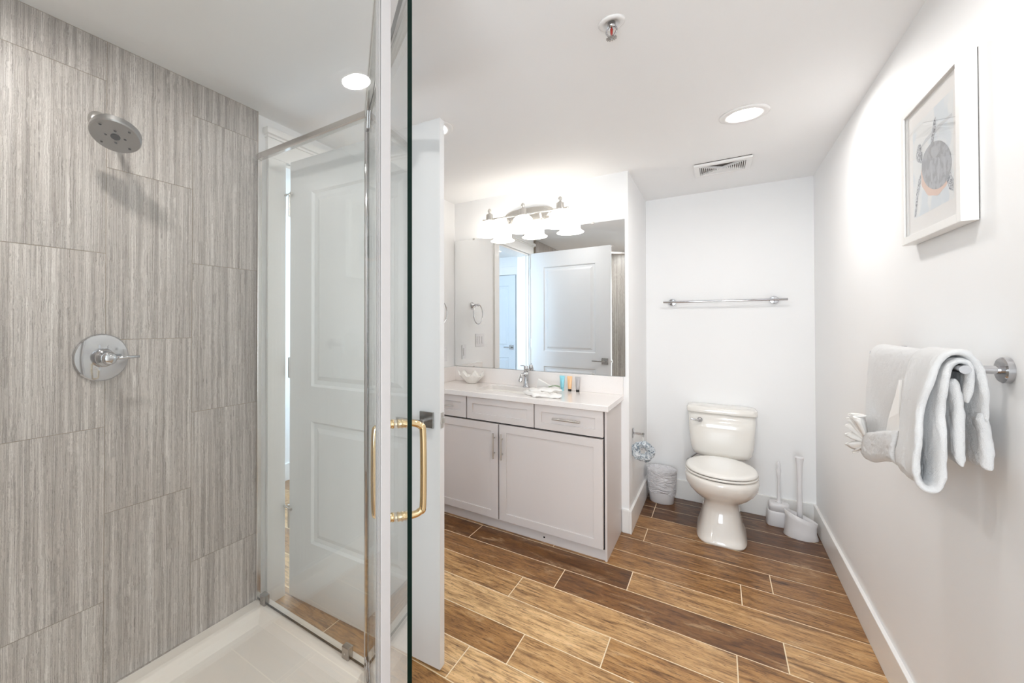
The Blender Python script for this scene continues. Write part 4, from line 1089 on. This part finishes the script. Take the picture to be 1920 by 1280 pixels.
tag(fan, 'pleated white washcloth fan tucked into the pocket of the far towel', 'washcloth')
b = NB(); tube(b, smooth_curve([tuple(p) for p in hem_pts], 3), 0.0032, 8); obj('hem', b, M['linen'], fan, smooth=True)

# ------------------------------------------------------------------ framed picture
t = thing('framed_picture', 'white box-framed sea turtle watercolour on the right wall above the towels', 'picture', (XR, 1.858, 1.598))
fx0, fx1 = 0.4926, XR-0.002; y0, y1, z0, z1 = 1.650, 2.066, 1.598, 2.030; fwd_ = 0.024
b = NB(); box(b, fx0, fx1, y0, y0+fwd_, z0, z1); box(b, fx0, fx1, y1-fwd_, y1, z0, z1); box(b, fx0, fx1, y0+fwd_, y1-fwd_, z0, z0+fwd_); box(b, fx0, fx1, y0+fwd_, y1-fwd_, z1-fwd_, z1)
obj('frame', b, M['trim'], t, bevel=0.0015)
b = NB(); box(b, 0.503, 0.506, y0+fwd_, y1-fwd_, z0+fwd_, z1-fwd_); obj('mat_board', b, M['mat'], t)
b = NB(); box(b, fx1, XR-0.0002, y0+0.004, y1-0.004, z0+0.004, z1-0.004); obj('backing', b, M['hole'], t)
b = NB(); ax_ = 0.5028
def flat(pts, mi, d):
    f = b.faces.new([b.verts.new((ax_-d, y, z)) for y, z in pts]); f.material_index = mi
ay0, ay1, az0, az1 = 1.718, 2.000, 1.672, 1.960
flat([(ay0, az0), (ay1, az0), (ay1, az1), (ay0, az1)], 0, 0)
def ell(cy, cz, a, c, rot=0, n=40, wob=0.0):
    o_ = []
    for i in range(n):
        t_ = 2*PI*i/n; w_ = 1+wob*math.sin(9*t_); x, y = a*w_*math.cos(t_), c*w_*math.sin(t_); r_ = math.radians(rot)
        o_.append((cy+x*math.cos(r_)-y*math.sin(r_), cz+x*math.sin(r_)+y*math.cos(r_)))
    return o_
flat([(1.725, 1.898), (1.80, 1.900), (1.90, 1.892), (1.97, 1.868), (1.90, 1.880), (1.80, 1.888), (1.725, 1.890)], 5, 0.0002)
flat([p for p in ell(1.838, 1.772, 0.100, 0.064, 14, 40, 0.03)], 3, 0.0002)          # warm underside
flat([(1.868, 1.845), (1.858, 1.88), (1.838, 1.925), (1.826, 1.928), (1.828, 1.90), (1.846, 1.86), (1.852, 1.838)], 4, 0.0004)   # raised flipper
flat([(1.935, 1.80), (1.955, 1.785), (1.975, 1.745), (1.992, 1.676), (1.978, 1.678), (1.960, 1.735), (1.938, 1.772)], 4, 0.0004)  # long front flipper
flat([(1.765, 1.735), (1.745, 1.700), (1.722, 1.690), (1.722, 1.722), (1.740, 1.750)], 4, 0.0004)  # rear flipper
flat(ell(1.952, 1.868, 0.018, 0.026, 25), 4, 0.0004)                                 # head
flat([(1.925, 1.862), (1.958, 1.862), (1.962, 1.842), (1.925, 1.825)], 4, 0.0005)
flat(ell(1.830, 1.792, 0.103, 0.066, 20, 44), 1, 0.0006)                              # shell
flat(ell(1.835, 1.832, 0.026, 0.016, 20), 2, 0.0008)
flat([(1.855, 1.815), (1.868, 1.815), (1.862, 1.755), (1.848, 1.748)], 2, 0.0008)
flat([(1.800, 1.80), (1.812, 1.81), (1.818, 1.75), (1.806, 1.742)], 2, 0.0008)
flat([(1.768, 1.795), (1.780, 1.80), (1.776, 1.755), (1.764, 1.758)], 2, 0.0008)
obj('artwork', b, [M['a_sky'], M['a_shell'], M['a_shell2'], M['a_pink'], M['a_spot'], M['a_wash']], t, recalc=False)
b = NB(); box(b, 0.4965, 0.4985, y0+fwd_, y1-fwd_, z0+fwd_, z1-fwd_); obj('glazing', b, M['glare_free'], t)

for o in bpy.data.objects:
    if '_w' in o: del o['_w']
